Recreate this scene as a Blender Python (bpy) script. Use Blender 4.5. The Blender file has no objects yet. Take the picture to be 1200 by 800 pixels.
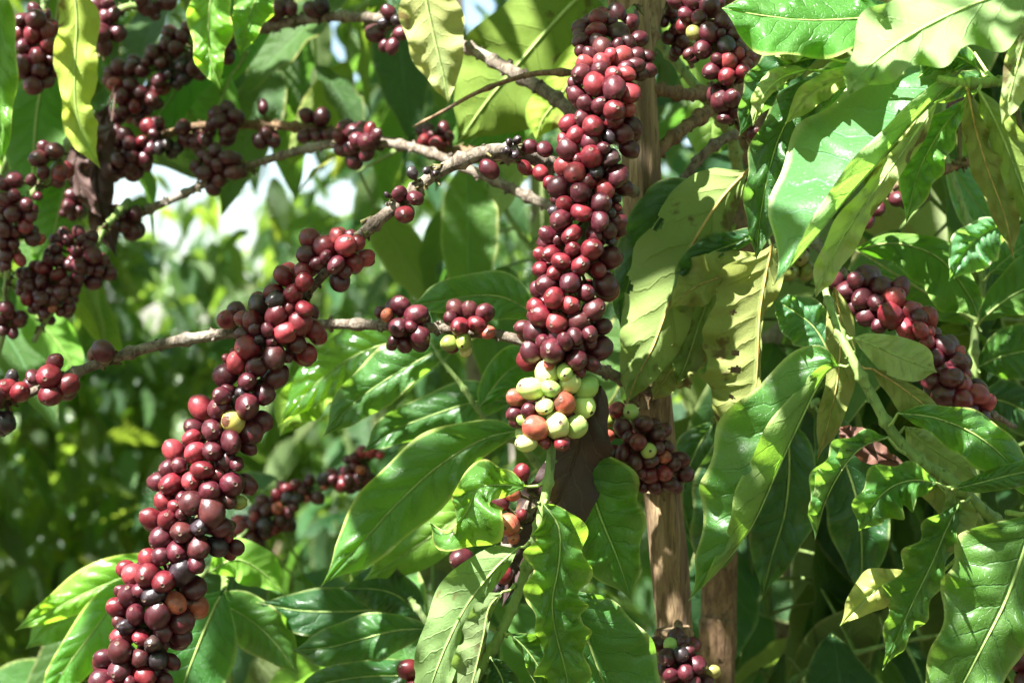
import bpy, math, random
import numpy as np
from mathutils import Vector, Matrix, noise
from mathutils.bvhtree import BVHTree

rng = random.Random(7)
scene = bpy.context.scene
C = scene.collection

# ------------------------------------------------------------------ camera, sky, sun, exposure
CAM_H = 1.5
FOCAL = 70.0
cam_data = bpy.data.cameras.new("camera")
cam = bpy.data.objects.new("camera", cam_data)
C.objects.link(cam)
cam.location = (0, 0, CAM_H)
cam.rotation_euler = (math.radians(90), 0, 0)
cam_data.lens = FOCAL
cam_data.sensor_width = 36.0
cam_data.clip_start = 0.02
cam_data.clip_end = 3000
cam_data.dof.use_dof = True
cam_data.dof.focus_distance = 1.08
cam_data.dof.aperture_fstop = 11.5
scene.camera = cam

SUN_EL, SUN_AZ = 54.0, 226.0      # azimuth clockwise from +Y (north): high, over the left shoulder
el, az = math.radians(SUN_EL), math.radians(SUN_AZ)
SUN = Vector((math.sin(az) * math.cos(el), math.cos(az) * math.cos(el), math.sin(el)))
world = bpy.data.worlds.new("World")
scene.world = world
world.use_nodes = True
wn = world.node_tree
sky = wn.nodes.new("ShaderNodeTexSky")
sky.sky_type = 'NISHITA'
sky.sun_disc = False
sky.sun_elevation = el
sky.sun_rotation = az
sky.air_density = 1.0
sky.dust_density = 1.0
wn.nodes["Background"].inputs[1].default_value = 0.052
wn.links.new(sky.outputs[0], wn.nodes["Background"].inputs[0])
sun_data = bpy.data.lights.new("sun", 'SUN')
sun_data.energy = 5.0
sun_data.angle = math.radians(0.53)
sun_data.color = (1.0, 0.98, 0.955)
sun = bpy.data.objects.new("sun", sun_data)
C.objects.link(sun)
sun.rotation_euler = SUN.to_track_quat('Z', 'Y').to_euler()
sun.location = (0, 0, 6)
scene.view_settings.view_transform = 'Standard'
scene.view_settings.look = 'None'
scene.view_settings.exposure = 2.62
scene.view_settings.gamma = 1.0
scene.cycles.use_denoising = True
scene.cycles.max_bounces = 10
scene.cycles.diffuse_bounces = 5
scene.cycles.transmission_bounces = 6
scene.cycles.sample_clamp_indirect = 6

# ------------------------------------------------------------------ basics
K = 36.0 / FOCAL / 1200.0       # metres per photo pixel per metre of distance


def P(px, py, d):
    return Vector(((px - 600) * K * d, d, CAM_H - (py - 400) * K * d))


def S(px, d):
    return px * K * d


def tag(o, label=None, cat=None, group=None, kind=None):
    if label: o['label'] = label
    if cat: o['category'] = cat
    if group: o['group'] = group
    if kind: o['kind'] = kind
    return o


def empty(name, loc):
    o = bpy.data.objects.new(name, None)
    o.empty_display_size = 0.02
    C.objects.link(o)
    o.location = loc
    return o


def link_mesh(name, me, parent=None, base=None):
    """Mesh vertices are in world space; the object sits at its parent's origin."""
    o = bpy.data.objects.new(name, me)
    C.objects.link(o)
    if parent is not None:
        o.parent = parent
    return o


ORG = {}          # world origin of each object that parents others


def mesh_from(name, verts, faces, mat, smooth=True, uvs=None, origin=Vector((0, 0, 0)), fmat=None, mats=None):
    me = bpy.data.meshes.new(name)
    v = [(p[0] - origin[0], p[1] - origin[1], p[2] - origin[2]) for p in verts]
    me.from_pydata(v, [], faces)
    if uvs is not None:
        lay = me.uv_layers.new(name="UVMap")
        li = np.empty(len(me.loops), dtype=np.int32)
        me.loops.foreach_get("vertex_index", li)
        arr = np.asarray(uvs, dtype=np.float32)[li]
        lay.data.foreach_set("uv", arr.ravel())
    for m in (mats or [mat]):
        me.materials.append(m)
    if fmat is not None:
        me.polygons.foreach_set("material_index", fmat)
    me.polygons.foreach_set("use_smooth", [smooth] * len(me.polygons))
    me.update()
    return me


def crom(pts, n):
    """Catmull-Rom through the rows of pts, n samples, parameter uniform over the rows."""
    A = np.asarray(pts, dtype=float)
    m = len(A)
    if m == 2:
        t = np.linspace(0, 1, n)[:, None]
        return A[0] * (1 - t) + A[1] * t
    ext = np.vstack([2 * A[0] - A[1], A, 2 * A[-1] - A[-2]])
    out = []
    for s in np.linspace(0, m - 1, n):
        i = min(int(s), m - 2)
        f = s - i
        p0, p1, p2, p3 = ext[i], ext[i + 1], ext[i + 2], ext[i + 3]
        out.append(0.5 * ((2 * p1) + (-p0 + p2) * f + (2 * p0 - 5 * p1 + 4 * p2 - p3) * f * f
                          + (-p0 + 3 * p1 - 3 * p2 + p3) * f ** 3))
    return np.array(out)


def tube_geo(path, rad, seg=8, ridge=0.0, nodes=(), seed=0, cap=True):
    path = [Vector(p) for p in path]
    n = len(path)
    verts, faces, uvs = [], [], []
    up = Vector((0.13, 0.97, 0.21)).normalized()
    L = 0
    for i, p in enumerate(path):
        t = (path[min(i + 1, n - 1)] - path[max(i - 1, 0)]).normalized()
        a = t.cross(up)
        if a.length < 1e-3: a = t.cross(Vector((1, 0, 0)))
        a.normalize()
        b = t.cross(a)
        if i: L += (p - path[i - 1]).length
        r = rad[i]
        for k in range(seg):
            th = 2 * math.pi * k / seg
            rr = r
            if ridge:
                rr *= 1 + ridge * (noise.noise(Vector((math.cos(th) * 2.2, math.sin(th) * 2.2, L * 9 + seed)))
                                   + 0.6 * noise.noise(Vector((math.cos(th) * 6, math.sin(th) * 6, L * 16 + seed))))
            verts.append(p + (a * math.cos(th) + b * math.sin(th)) * rr)
            uvs.append((k / seg, L))
    for i in range(n - 1):
        for k in range(seg):
            k2 = (k + 1) % seg
            faces.append((i * seg + k, i * seg + k2, (i + 1) * seg + k2, (i + 1) * seg + k))
    if cap:
        faces.append(tuple(range(seg)))
        faces.append(tuple((n - 1) * seg + k for k in reversed(range(seg))))
    return verts, faces, uvs


class Geo:
    def __init__(self): self.v, self.f, self.u = [], [], []

    def add(self, v, f, u=None):
        o = len(self.v)
        self.v += list(v)
        self.f += [tuple(i + o for i in q) for q in f]
        self.u += list(u) if u is not None else [(0, 0)] * len(v)

    def build(self, name, mat, parent=None, origin=Vector((0, 0, 0)), smooth=True):
        return link_mesh(name, mesh_from(name, self.v, self.f, mat, smooth, self.u, origin), parent)


# ------------------------------------------------------------------ materials
class NT:
    def __init__(self, name):
        self.m = bpy.data.materials.new(name)
        self.m.use_nodes = True
        self.t = self.m.node_tree
        self.t.nodes.clear()

    def n(self, typ, ins=None, **props):
        nd = self.t.nodes.new(typ)
        for k, v in props.items(): setattr(nd, k, v)
        for k, v in (ins or {}).items():
            if isinstance(v, bpy.types.NodeSocket): self.t.links.new(v, nd.inputs[k])
            else: nd.inputs[k].default_value = v
        return nd

    def math(self, op, a, b=None, c=None, clamp=False):
        nd = self.n("ShaderNodeMath", operation=op, use_clamp=clamp)
        for i, v in enumerate((a, b, c)):
            if v is None: continue
            if isinstance(v, bpy.types.NodeSocket): self.t.links.new(v, nd.inputs[i])
            else: nd.inputs[i].default_value = v
        return nd.outputs[0]

    def mix(self, f, a, b, blend='MIX'):
        nd = self.n("ShaderNodeMix", data_type='RGBA', blend_type=blend)
        for i, v in ((0, f), (6, a), (7, b)):
            if isinstance(v, bpy.types.NodeSocket): self.t.links.new(v, nd.inputs[i])
            else: nd.inputs[i].default_value = v if i == 0 else (*v, 1) if len(v) == 3 else v
        return nd.outputs[2]

    def ramp(self, f, lo, hi):
        nd = self.n("ShaderNodeMapRange", {0: f, 1: lo, 2: hi}, clamp=True, interpolation_type='SMOOTHSTEP')
        return nd.outputs[0]

    def out(self, sh, disp=None):
        self.n("ShaderNodeOutputMaterial", {0: sh})
        return self.m


def leaf_material(name, top, under, trans, rough=0.3, spots=0.0, spotcol=(0.10, 0.05, 0.02), tfac=0.36,
                  yellow=None, edge=0.0, veins=True, spec=0.5, puff=0.0, palefrac=0.0, dust=1.0):
    t = NT(name)
    geo = t.n("ShaderNodeNewGeometry")
    back = geo.outputs["Backfacing"]
    isl = geo.outputs["Random Per Island"]
    oi = t.n("ShaderNodeObjectInfo")
    uv = t.n("ShaderNodeTexCoord")
    sep = t.n("ShaderNodeSeparateXYZ", {0: uv.outputs["UV"]})
    u = t.math('ABSOLUTE', t.math('MULTIPLY_ADD', sep.outputs[0], 2.0, -1.0))
    v = sep.outputs[1]
    rnd = t.math('FRACT', t.math('ADD', isl, oi.outputs["Random"]))
    rnd2 = t.math('FRACT', t.math('MULTIPLY', rnd, 7.31))
    nz = t.n("ShaderNodeTexNoise", {"Vector": uv.outputs["Object"], "Scale": 22.0, "Detail": 5.0, "Roughness": 0.6})
    n1 = nz.outputs[0]
    nf = t.n("ShaderNodeTexNoise", {"Vector": uv.outputs["Object"], "Scale": 160.0, "Detail": 3.0}).outputs[0]
    # veins, running obliquely to the margin
    vp = t.math('SUBTRACT', t.math('MULTIPLY', v, 10.0), t.math('MULTIPLY', t.math('POWER', u, 0.8), 1.5))
    wob = t.n("ShaderNodeTexNoise", {"Vector": uv.outputs["UV"], "Scale": 5.0, "Detail": 2.0}).outputs[0]
    vp = t.math('ADD', vp, t.math('MULTIPLY_ADD', t.math('ADD', wob, t.math('MULTIPLY', nz.outputs[0], 0.12)), 0.8, -0.5))
    fr = t.math('ABSOLUTE', t.math('SUBTRACT', t.math('FRACT', vp), 0.5))
    lat = t.math('MULTIPLY', t.ramp(fr, 0.435, 0.485), t.ramp(u, 0.97, 0.6))
    mid = t.ramp(u, 0.07, 0.025)
    vein = t.math('MAXIMUM', t.math('MULTIPLY', lat, 0.55), mid)
    ctop = t.mix(t.math('MULTIPLY', n1, 0.8), top, tuple(c * f for c, f in zip(top, (1.7, 1.35, 1.3))))
    ctop = t.mix(t.ramp(rnd, 0.45, 1.0), ctop, tuple(c * f for c, f in zip(top, (2.1, 1.5, 1.1))))
    if palefrac:
        ctop = t.mix(t.math('GREATER_THAN', rnd2, 1.0 - palefrac), ctop, (0.11, 0.17, 0.06))  # a share of leaves painted paler, standing for sunlit glints
    if veins:
        ctop = t.mix(t.math('MULTIPLY', vein, 0.55), ctop, tuple(min(1, a * 2.5 + 0.05) for a in top))
    cund = t.mix(n1, under, tuple(c * 0.72 for c in under))
    cund = t.mix(t.math('MULTIPLY', vein, 0.5), cund, tuple(min(1, c * 1.35 + 0.03) for c in under))
    col = t.mix(back, ctop, cund)
    ctr = t.mix(t.math('MULTIPLY', vein, 0.45), trans, tuple(c * 0.55 for c in trans))
    ctr = t.mix(t.math('MULTIPLY', rnd2, 0.5), ctr, tuple(c * f for c, f in zip(trans, (0.55, 0.8, 0.6))))
    if yellow:
        big = t.n("ShaderNodeTexNoise", {"Vector": uv.outputs["Object"], "Scale": 9.0, "Detail": 3.0}).outputs[0]
        ym = t.ramp(t.math('ADD', big, t.math('MULTIPLY', u, 0.18)), 0.45, 0.68)
        col = t.mix(ym, col, yellow)
        ctr = t.mix(ym, ctr, tuple(min(1, c * 1.5) for c in yellow))
    if edge:
        em = t.math('MULTIPLY', t.ramp(t.math('ADD', u, t.math('MULTIPLY_ADD', n1, 0.2, -0.1)), 0.88, 0.99), edge)
        col = t.mix(em, col, (0.42, 0.45, 0.16))
    if spots:
        sp = t.n("ShaderNodeTexNoise", {"Vector": uv.outputs["Object"], "Scale": 55.0, "Detail": 4.0}).outputs[0]
        sp2 = t.n("ShaderNodeTexNoise", {"Vector": uv.outputs["Object"], "Scale": 13.0, "Detail": 2.0}).outputs[0]
        sm = t.ramp(t.math('ADD', t.math('MULTIPLY', sp, 0.65), t.math('MULTIPLY', sp2, 0.45)), 0.715 - 0.06 * spots, 0.775 - 0.06 * spots)
        col = t.mix(t.math('MULTIPLY', sm, 0.8), col, spotcol)
        ctr = t.mix(t.math('MULTIPLY', sm, 0.8), ctr, spotcol)
    film = t.n("ShaderNodeTexNoise", {"Vector": uv.outputs["Object"], "Scale": 34.0, "Detail": 8.0, "Roughness": 0.7}).outputs[0]
    filmm = t.ramp(film, 0.48, 0.66)
    col = t.mix(t.math('MULTIPLY', filmm, 0.07 * dust), col, (0.22, 0.22, 0.16))
    # dust and small pale specks
    vor = t.n("ShaderNodeTexVoronoi", {"Vector": uv.outputs["Object"], "Scale": 260.0}).outputs[0]
    speck = t.math('MULTIPLY', t.ramp(vor, 0.14, 0.08), t.ramp(n1, 0.55, 0.7))
    col = t.mix(t.math('MULTIPLY', speck, 0.3 * dust), col, (0.3, 0.3, 0.2))
    net = None
    if dust:
        ve = t.n("ShaderNodeTexVoronoi", {"Vector": uv.outputs["Object"], "Scale": 380.0}, feature='DISTANCE_TO_EDGE').outputs[0]
        net = t.ramp(ve, 0.09, 0.02)
        col = t.mix(t.math('MULTIPLY', net, 0.09), col, tuple(min(1, c * 2.0 + 0.03) for c in top))
        ctr = t.mix(t.math('MULTIPLY', net, 0.25), ctr, tuple(c * 0.5 for c in trans))
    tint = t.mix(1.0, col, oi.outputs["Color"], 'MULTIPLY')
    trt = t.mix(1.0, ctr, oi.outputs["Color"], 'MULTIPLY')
    hgt = t.math('ADD', t.math('MULTIPLY', t.math('MULTIPLY', vein, -1.0), 1.0),
                 t.math('ADD', t.math('MULTIPLY', nf, 0.25), t.math('MULTIPLY', n1, 0.6)))
    if net: hgt = t.math('ADD', hgt, t.math('MULTIPLY', net, -0.09))
    if puff:
        soft = t.math('MULTIPLY', t.math('COSINE', t.math('MULTIPLY', vp, 6.2832)), t.math('MULTIPLY', u, -puff))
        hgt = t.math('ADD', hgt, t.math('ADD', soft, t.math('MULTIPLY', n1, puff * 3.0)))
    bump = t.n("ShaderNodeBump", {"Height": hgt, "Strength": 0.6 if not puff else 1.0, "Distance": 0.0012})
    r = t.math('ADD', t.math('MULTIPLY', back, 0.3), t.math('ADD', t.math('MULTIPLY', filmm, 0.16), t.math('MULTIPLY_ADD', n1, 0.26, rough - 0.09)))
    pb = t.n("ShaderNodeBsdfPrincipled", {"Base Color": tint, "Roughness": r, "Normal": bump.outputs[0],
                                          "Specular IOR Level": spec * 0.8})
    tr = t.n("ShaderNodeBsdfTranslucent", {"Color": trt, "Normal": bump.outputs[0]})
    mx = t.n("ShaderNodeMixShader", {0: tfac, 1: pb.outputs[0], 2: tr.outputs[0]})
    return t.out(mx.outputs[0])


M = {}
M['leaf'] = leaf_material('glossy_coffee_leaf', (0.029, 0.094, 0.021), (0.16, 0.24, 0.06), (0.31, 0.56, 0.05), rough=0.31, spec=0.5, puff=0.35,
                          edge=0.6)
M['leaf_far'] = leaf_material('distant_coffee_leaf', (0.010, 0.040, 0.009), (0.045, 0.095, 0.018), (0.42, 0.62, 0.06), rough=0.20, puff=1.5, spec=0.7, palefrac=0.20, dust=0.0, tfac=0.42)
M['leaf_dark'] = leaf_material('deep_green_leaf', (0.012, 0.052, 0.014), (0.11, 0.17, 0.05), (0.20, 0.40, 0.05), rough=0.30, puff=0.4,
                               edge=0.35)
M['leaf_yellow'] = leaf_material('yellowing_leaf', (0.09, 0.14, 0.035), (0.16, 0.215, 0.06), (0.38, 0.50, 0.08), rough=0.42,
                                 spots=0.2, yellow=(0.22, 0.25, 0.065), tfac=0.38)
M['leaf_pale'] = leaf_material('pale_lit_leaf', (0.17, 0.25, 0.09), (0.30, 0.37, 0.14), (0.48, 0.60, 0.16), rough=0.34,
                               spots=0.25, tfac=0.42)  # sunlight put into a paler leaf colour; also serves undersides
M['leaf_olive'] = leaf_material('olive_leaf_underside', (0.09, 0.15, 0.03), (0.15, 0.20, 0.055), (0.40, 0.50, 0.06), rough=0.45,
                                spots=0.4, yellow=(0.20, 0.22, 0.055))
M['leaf_under'] = leaf_material('sound_leaf_underside', (0.05, 0.10, 0.03), (0.165, 0.235, 0.08), (0.34, 0.50, 0.09), rough=0.36, spots=0.1)
M['leaf_dry'] = leaf_material('withered_leaf', (0.034, 0.020, 0.019), (0.060, 0.036, 0.031), (0.10, 0.045, 0.03), rough=0.6,
                              tfac=0.12, spots=0.4)


def bark_material(name, a, b, scale=1.0, lichen=0.25, bump=0.8, rough=0.8):
    t = NT(name)
    tc = t.n("ShaderNodeTexCoord")
    mp = t.n("ShaderNodeMapping", {0: tc.outputs["Object"], 3: (1.0, 1.0, min(1.0, 0.28 * scale))})
    n1 = t.n("ShaderNodeTexNoise", {"Vector": mp.outputs[0], "Scale": 170.0, "Detail": 8.0, "Roughness": 0.7, "Distortion": 0.6}).outputs[0]
    n2 = t.n("ShaderNodeTexNoise", {"Vector": mp.outputs[0], "Scale": 420.0, "Detail": 6.0}).outputs[0]
    n3 = t.n("ShaderNodeTexNoise", {"Vector": tc.outputs["Object"], "Scale": 18.0, "Detail": 4.0}).outputs[0]
    col = t.mix(t.ramp(n1, 0.38, 0.62), a, b)
    col = t.mix(t.math('MULTIPLY', t.ramp(n2, 0.56, 0.66), 0.6), col, tuple(c * 0.35 for c in b))
    col = t.mix(t.math('MULTIPLY', t.ramp(n3, 0.55, 0.68), lichen), col, (0.42, 0.42, 0.36))
    h = t.math('ADD', n1, t.math('MULTIPLY', n2, 0.4))
    bp = t.n("ShaderNodeBump", {"Height": h, "Strength": bump, "Distance": 0.0035})
    pb = t.n("ShaderNodeBsdfPrincipled", {"Base Color": col, "Roughness": rough, "Normal": bp.outputs[0],
                                          "Specular IOR Level": 0.25})
    return t.out(pb.outputs[0])


M['trunk'] = bark_material('trunk_bark', (0.30, 0.215, 0.115), (0.14, 0.09, 0.048), 0.22, 0.12, 1.0)
M['trunk_warm'] = bark_material('warm_trunk_bark', (0.30, 0.20, 0.10), (0.18, 0.12, 0.06), 0.5, 0.12, 0.8)
M['twig'] = bark_material('grey_twig_bark', (0.24, 0.20, 0.15), (0.095, 0.07, 0.05), 2.5, 0.45, 1.0)
M['twig_brown'] = bark_material('brown_twig_bark', (0.22, 0.14, 0.075), (0.11, 0.065, 0.035), 1.6, 0.15, 0.7)
M['shoot'] = bark_material('green_shoot', (0.19, 0.27, 0.08), (0.13, 0.19, 0.055), 1.0, 0.12, 0.3, 0.5)
M['rib'] = bark_material('pale_midrib', (0.30, 0.40, 0.12), (0.22, 0.31, 0.09), 1.0, 0.0, 0.2, 0.5)
M['rib_brown'] = bark_material('tan_midrib', (0.42, 0.32, 0.10), (0.30, 0.20, 0.07), 1.0, 0.0, 0.2, 0.6)
M['rib_dry'] = bark_material('dry_midrib', (0.07, 0.035, 0.025), (0.05, 0.03, 0.02), 1.0, 0.0, 0.2, 0.6)
M['stalk'] = bark_material('fruit_stalk', (0.13, 0.12, 0.04), (0.06, 0.045, 0.02), 1.0, 0.0, 0.3, 0.7)
M['node'] = bark_material('twig_node', (0.20, 0.15, 0.10), (0.10, 0.07, 0.045), 2.0, 0.2, 0.8)


def cherry_material():
    t = NT('coffee_cherry_skin')
    oi = t.n("ShaderNodeObjectInfo")
    tc = t.n("ShaderNodeTexCoord")
    off = t.n("ShaderNodeVectorMath", {0: tc.outputs["Object"], 1: t.n("ShaderNodeCombineXYZ", {
        0: t.math('MULTIPLY', oi.outputs["Random"], 37.0), 1: t.math('MULTIPLY', oi.outputs["Random"], 91.0), 2: 0.0}).outputs[0]},
        operation='ADD').outputs[0]
    n1 = t.n("ShaderNodeTexNoise", {"Vector": off, "Scale": 1.3, "Detail": 4.0, "Roughness": 0.6}).outputs[0]
    n2 = t.n("ShaderNodeTexNoise", {"Vector": off, "Scale": 6.0, "Detail": 5.0, "Roughness": 0.65}).outputs[0]
    n3 = t.n("ShaderNodeTexNoise", {"Vector": off, "Scale": 26.0, "Detail": 3.0}).outputs[0]
    base = oi.outputs["Color"]
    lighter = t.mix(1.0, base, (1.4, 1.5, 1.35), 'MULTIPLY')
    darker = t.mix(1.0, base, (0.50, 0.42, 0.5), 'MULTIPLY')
    col = t.mix(t.ramp(n1, 0.35, 0.62), darker, base)
    col = t.mix(t.math('MULTIPLY', t.ramp(n1, 0.56, 0.74), 0.7), col, lighter)
    zl = t.n("ShaderNodeSeparateXYZ", {0: tc.outputs["Object"]}).outputs
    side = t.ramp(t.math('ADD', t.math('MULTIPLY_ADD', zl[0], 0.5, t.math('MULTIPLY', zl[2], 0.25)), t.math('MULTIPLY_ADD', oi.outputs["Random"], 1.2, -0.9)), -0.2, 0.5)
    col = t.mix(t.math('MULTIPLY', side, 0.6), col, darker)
    stk = t.n("ShaderNodeTexNoise", {"Vector": t.n("ShaderNodeVectorMath", {0: off, 1: (7.0, 7.0, 1.2)}, operation='MULTIPLY').outputs[0], "Scale": 1.0, "Detail": 4.0}).outputs[0]
    col = t.mix(t.math('MULTIPLY', t.ramp(stk, 0.52, 0.68), 0.45), col, darker)
    sepc = t.n("ShaderNodeSeparateColor", {0: base}).outputs[1]
    unripe = t.ramp(sepc, 0.12, 0.3)
    col = t.mix(unripe, col, t.mix(t.ramp(n1, 0.35, 0.65), base, t.mix(1.0, base, (1.15, 1.05, 0.9), 'MULTIPLY')))
    brown = t.math('MULTIPLY', t.ramp(n2, 0.56, 0.68), t.math('MULTIPLY_ADD', unripe, -0.26, 0.34))
    col = t.mix(brown, col, (0.075, 0.022, 0.014))
    col = t.mix(t.math('MULTIPLY', t.ramp(n3, 0.62, 0.72), 0.12), col, (0.30, 0.15, 0.10))
    # dark sunken scar on the few that have one (colour alpha below a half)
    d = t.n("ShaderNodeVectorMath", {0: tc.outputs["Object"], 1: (0.35, 0.1, 0.95)}, operation='DISTANCE').outputs["Value"]
    scar = t.math('MULTIPLY', t.ramp(t.math('ADD', d, t.math('MULTIPLY_ADD', n2, 0.5, -0.25)), 0.50, 0.40),
                  t.math('LESS_THAN', oi.outputs["Alpha"], 0.5))
    col = t.mix(scar, col, (0.09, 0.035, 0.02))
    bloom = t.math('MULTIPLY', t.ramp(t.math('ADD', t.math('MULTIPLY', n1, 0.5), t.math('MULTIPLY', n3, 0.5)), 0.45, 0.65), 0.04)
    col = t.mix(bloom, col, (0.36, 0.17, 0.19))
    rough = t.math('ADD', t.math('MULTIPLY', n2, 0.30), 0.21)
    bp = t.n("ShaderNodeBump", {"Height": t.math('ADD', n2, t.math('MULTIPLY', n3, 0.3)), "Strength": 0.18, "Distance": 0.0006})
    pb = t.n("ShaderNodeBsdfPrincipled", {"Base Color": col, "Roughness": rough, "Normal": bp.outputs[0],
                                          "Specular IOR Level": 0.5, "Subsurface Weight": 0.0})
    return t.out(pb.outputs[0])


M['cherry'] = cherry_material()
t_ = NT('cherry_tip')
M['tip'] = t_.out(t_.n("ShaderNodeBsdfPrincipled", {"Base Color": (0.075, 0.045, 0.028, 1), "Roughness": 0.85}).outputs[0])


def soil_material():
    t = NT('leaf_litter_soil')
    tc = t.n("ShaderNodeTexCoord")
    n1 = t.n("ShaderNodeTexNoise", {"Vector": tc.outputs["Object"], "Scale": 3.0, "Detail": 10.0, "Roughness": 0.7}).outputs[0]
    n2 = t.n("ShaderNodeTexVoronoi", {"Vector": tc.outputs["Object"], "Scale": 14.0}).outputs["Color"]
    col = t.mix(t.ramp(n1, 0.35, 0.65), (0.055, 0.035, 0.02), (0.14, 0.09, 0.05))
    col = t.mix(0.3, col, t.mix(1.0, n2, (0.22, 0.16, 0.08), 'MULTIPLY'))
    bp = t.n("ShaderNodeBump", {"Height": n1, "Strength": 0.9, "Distance": 0.05})
    return t.out(t.n("ShaderNodeBsdfPrincipled", {"Base Color": col, "Roughness": 0.95, "Normal": bp.outputs[0]}).outputs[0])


M['soil'] = soil_material()

# ------------------------------------------------------------------ the ground
gv, gf = [], []
gx = [-900, -200, -60, -20] + [x * 0.5 - 10 for x in range(41)] + [20, 60, 200, 900]
gy = [-900, -200, -60, -20] + [y * 0.5 - 6 for y in range(53)] + [40, 90, 300, 1500]
for y in gy:
    for x in gx:
        near = abs(x) < 15 and -10 < y < 25
        gv.append((x, y, 0.05 * noise.noise(Vector((x * 0.8, y * 0.8, 0))) if near else 0.0))
for j in range(len(gy) - 1):
    for i in range(len(gx) - 1):
        a = j * len(gx) + i
        gf.append((a, a + 1, a + 1 + len(gx), a + len(gx)))
ground = link_mesh('ground', mesh_from('ground', gv, gf, M['soil']))
tag(ground, 'brown soil with leaf litter under the coffee bushes', kind='structure')

# ------------------------------------------------------------------ cherries
def cherry_mesh(name, sx, sy, sz, lump=0.0, wrinkle=0.0, seed=0):
    seg = 18
    th = [0.0, 0.07, 0.12, 0.17, 0.22] + [0.22 + (math.pi - 0.22) * i / 10 for i in range(1, 11)]
    rad = {0: 0.955, 1: 0.955, 2: 0.985, 3: 1.012, 4: 0.992}
    verts, faces, fm = [], [], []
    rings = []
    for i, a in enumerate(th):
        if i == 0 or i == len(th) - 1:
            z = math.cos(a) * rad.get(i, 1.0)
            rings.append([len(verts)])
            verts.append(Vector((0, 0, z * sz)))
            continue
        ring = []
        for k in range(seg):
            ph = 2 * math.pi * k / seg
            d = Vector((math.sin(a) * math.cos(ph), math.sin(a) * math.sin(ph), math.cos(a)))
            r = rad.get(i, 1.0)
            if i > 4:
                r *= 1 + lump * noise.noise(d * 1.4 + Vector((seed, 0, 0))) + wrinkle * noise.noise(d * 5 + Vector((0, seed, 0)))
                r *= 1 - 0.02 * max(0, math.cos(ph * 2)) * math.sin(a)
            ring.append(len(verts))
            verts.append(Vector((d.x * sx * r, d.y * sy * r, d.z * sz * r)))
        rings.append(ring)
    for i in range(len(rings) - 1):
        A, B = rings[i], rings[i + 1]
        for k in range(seg):
            k2 = (k + 1) % seg
            if len(A) == 1: faces.append((A[0], B[k], B[k2]))
            elif len(B) == 1: faces.append((A[k], B[0], A[k2]))
            else: faces.append((A[k], B[k], B[k2], A[k2]))
            fm.append(1 if i < 3 else 0)
    return mesh_from(name, verts, faces, None, True, None, fmat=fm, mats=[M['cherry'], M['tip']])


CM = [cherry_mesh('cherry_round', 1, 1, 1.04, 0.05, 0, 1), cherry_mesh('cherry_oval', 0.93, 0.98, 1.13, 0.06, 0, 2),
      cherry_mesh('cherry_flat', 0.86, 1.03, 1.05, 0.06, 0, 3), cherry_mesh('cherry_uneven', 0.97, 0.92, 1.06, 0.13, 0, 4)]
CM_DRY = [cherry_mesh('cherry_shrivelled', 0.9, 0.94, 1.05, 0.2, 0.16, 5), cherry_mesh('cherry_wrinkled', 0.85, 0.95, 1.08, 0.16, 0.2, 6)]
COL = {'r': (0.140, 0.010, 0.016), 'm': (0.066, 0.0075, 0.0135), 'p': (0.27, 0.034, 0.040), 'b': (0.020, 0.014, 0.017),  # p: cherries in sun, the light put into a paler pink
       'd': (0.045, 0.024, 0.022), 'n': (0.066, 0.013, 0.013), 'g': (0.25, 0.38, 0.10), 'y': (0.42, 0.46, 0.17),
       'o': (0.38, 0.095, 0.055), 's': (0.42, 0.11, 0.05), 'q': (0.36, 0.32, 0.08), 'v': (0.19, 0.22, 0.05)}
CLAB = {'g': 'green unripe cherry', 'y': 'pale yellow-green unripe cherry', 'o': 'orange half-ripe cherry',
        's': 'orange cherry with a dark scar', 'q': 'yellow cherry with a brown scar', 'v': 'olive-green unripe cherry',
        'b': 'blackened dried cherry', 'd': 'shrivelled dark cherry'}


def parse(txt, ox, oy, s):
    out = []
    for e in txt.replace('\n', ' ').split(';'):
        w = e.split()
        if len(w) < 3: continue
        t = w[3] if len(w) > 3 else None
        out.append((ox + float(w[0]) / s, oy + float(w[1]) / s, float(w[2]) / s, t))
    return out


def axis_nearest(axis, x, y):
    best = None
    for i in range(len(axis) - 1):
        ax, ay, ad = axis[i][:3]
        bx, by, bd = axis[i + 1][:3]
        L2 = (bx - ax) ** 2 + (by - ay) ** 2
        f = max(0, min(1, ((x - ax) * (bx - ax) + (y - ay) * (by - ay)) / L2))
        qx, qy, qd = ax + f * (bx - ax), ay + f * (by - ay), ad + f * (bd - ad)
        D = math.hypot(x - qx, y - qy)
        if best is None or D < best[0]: best = (D, qx, qy, qd, i + f)
    return best


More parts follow.
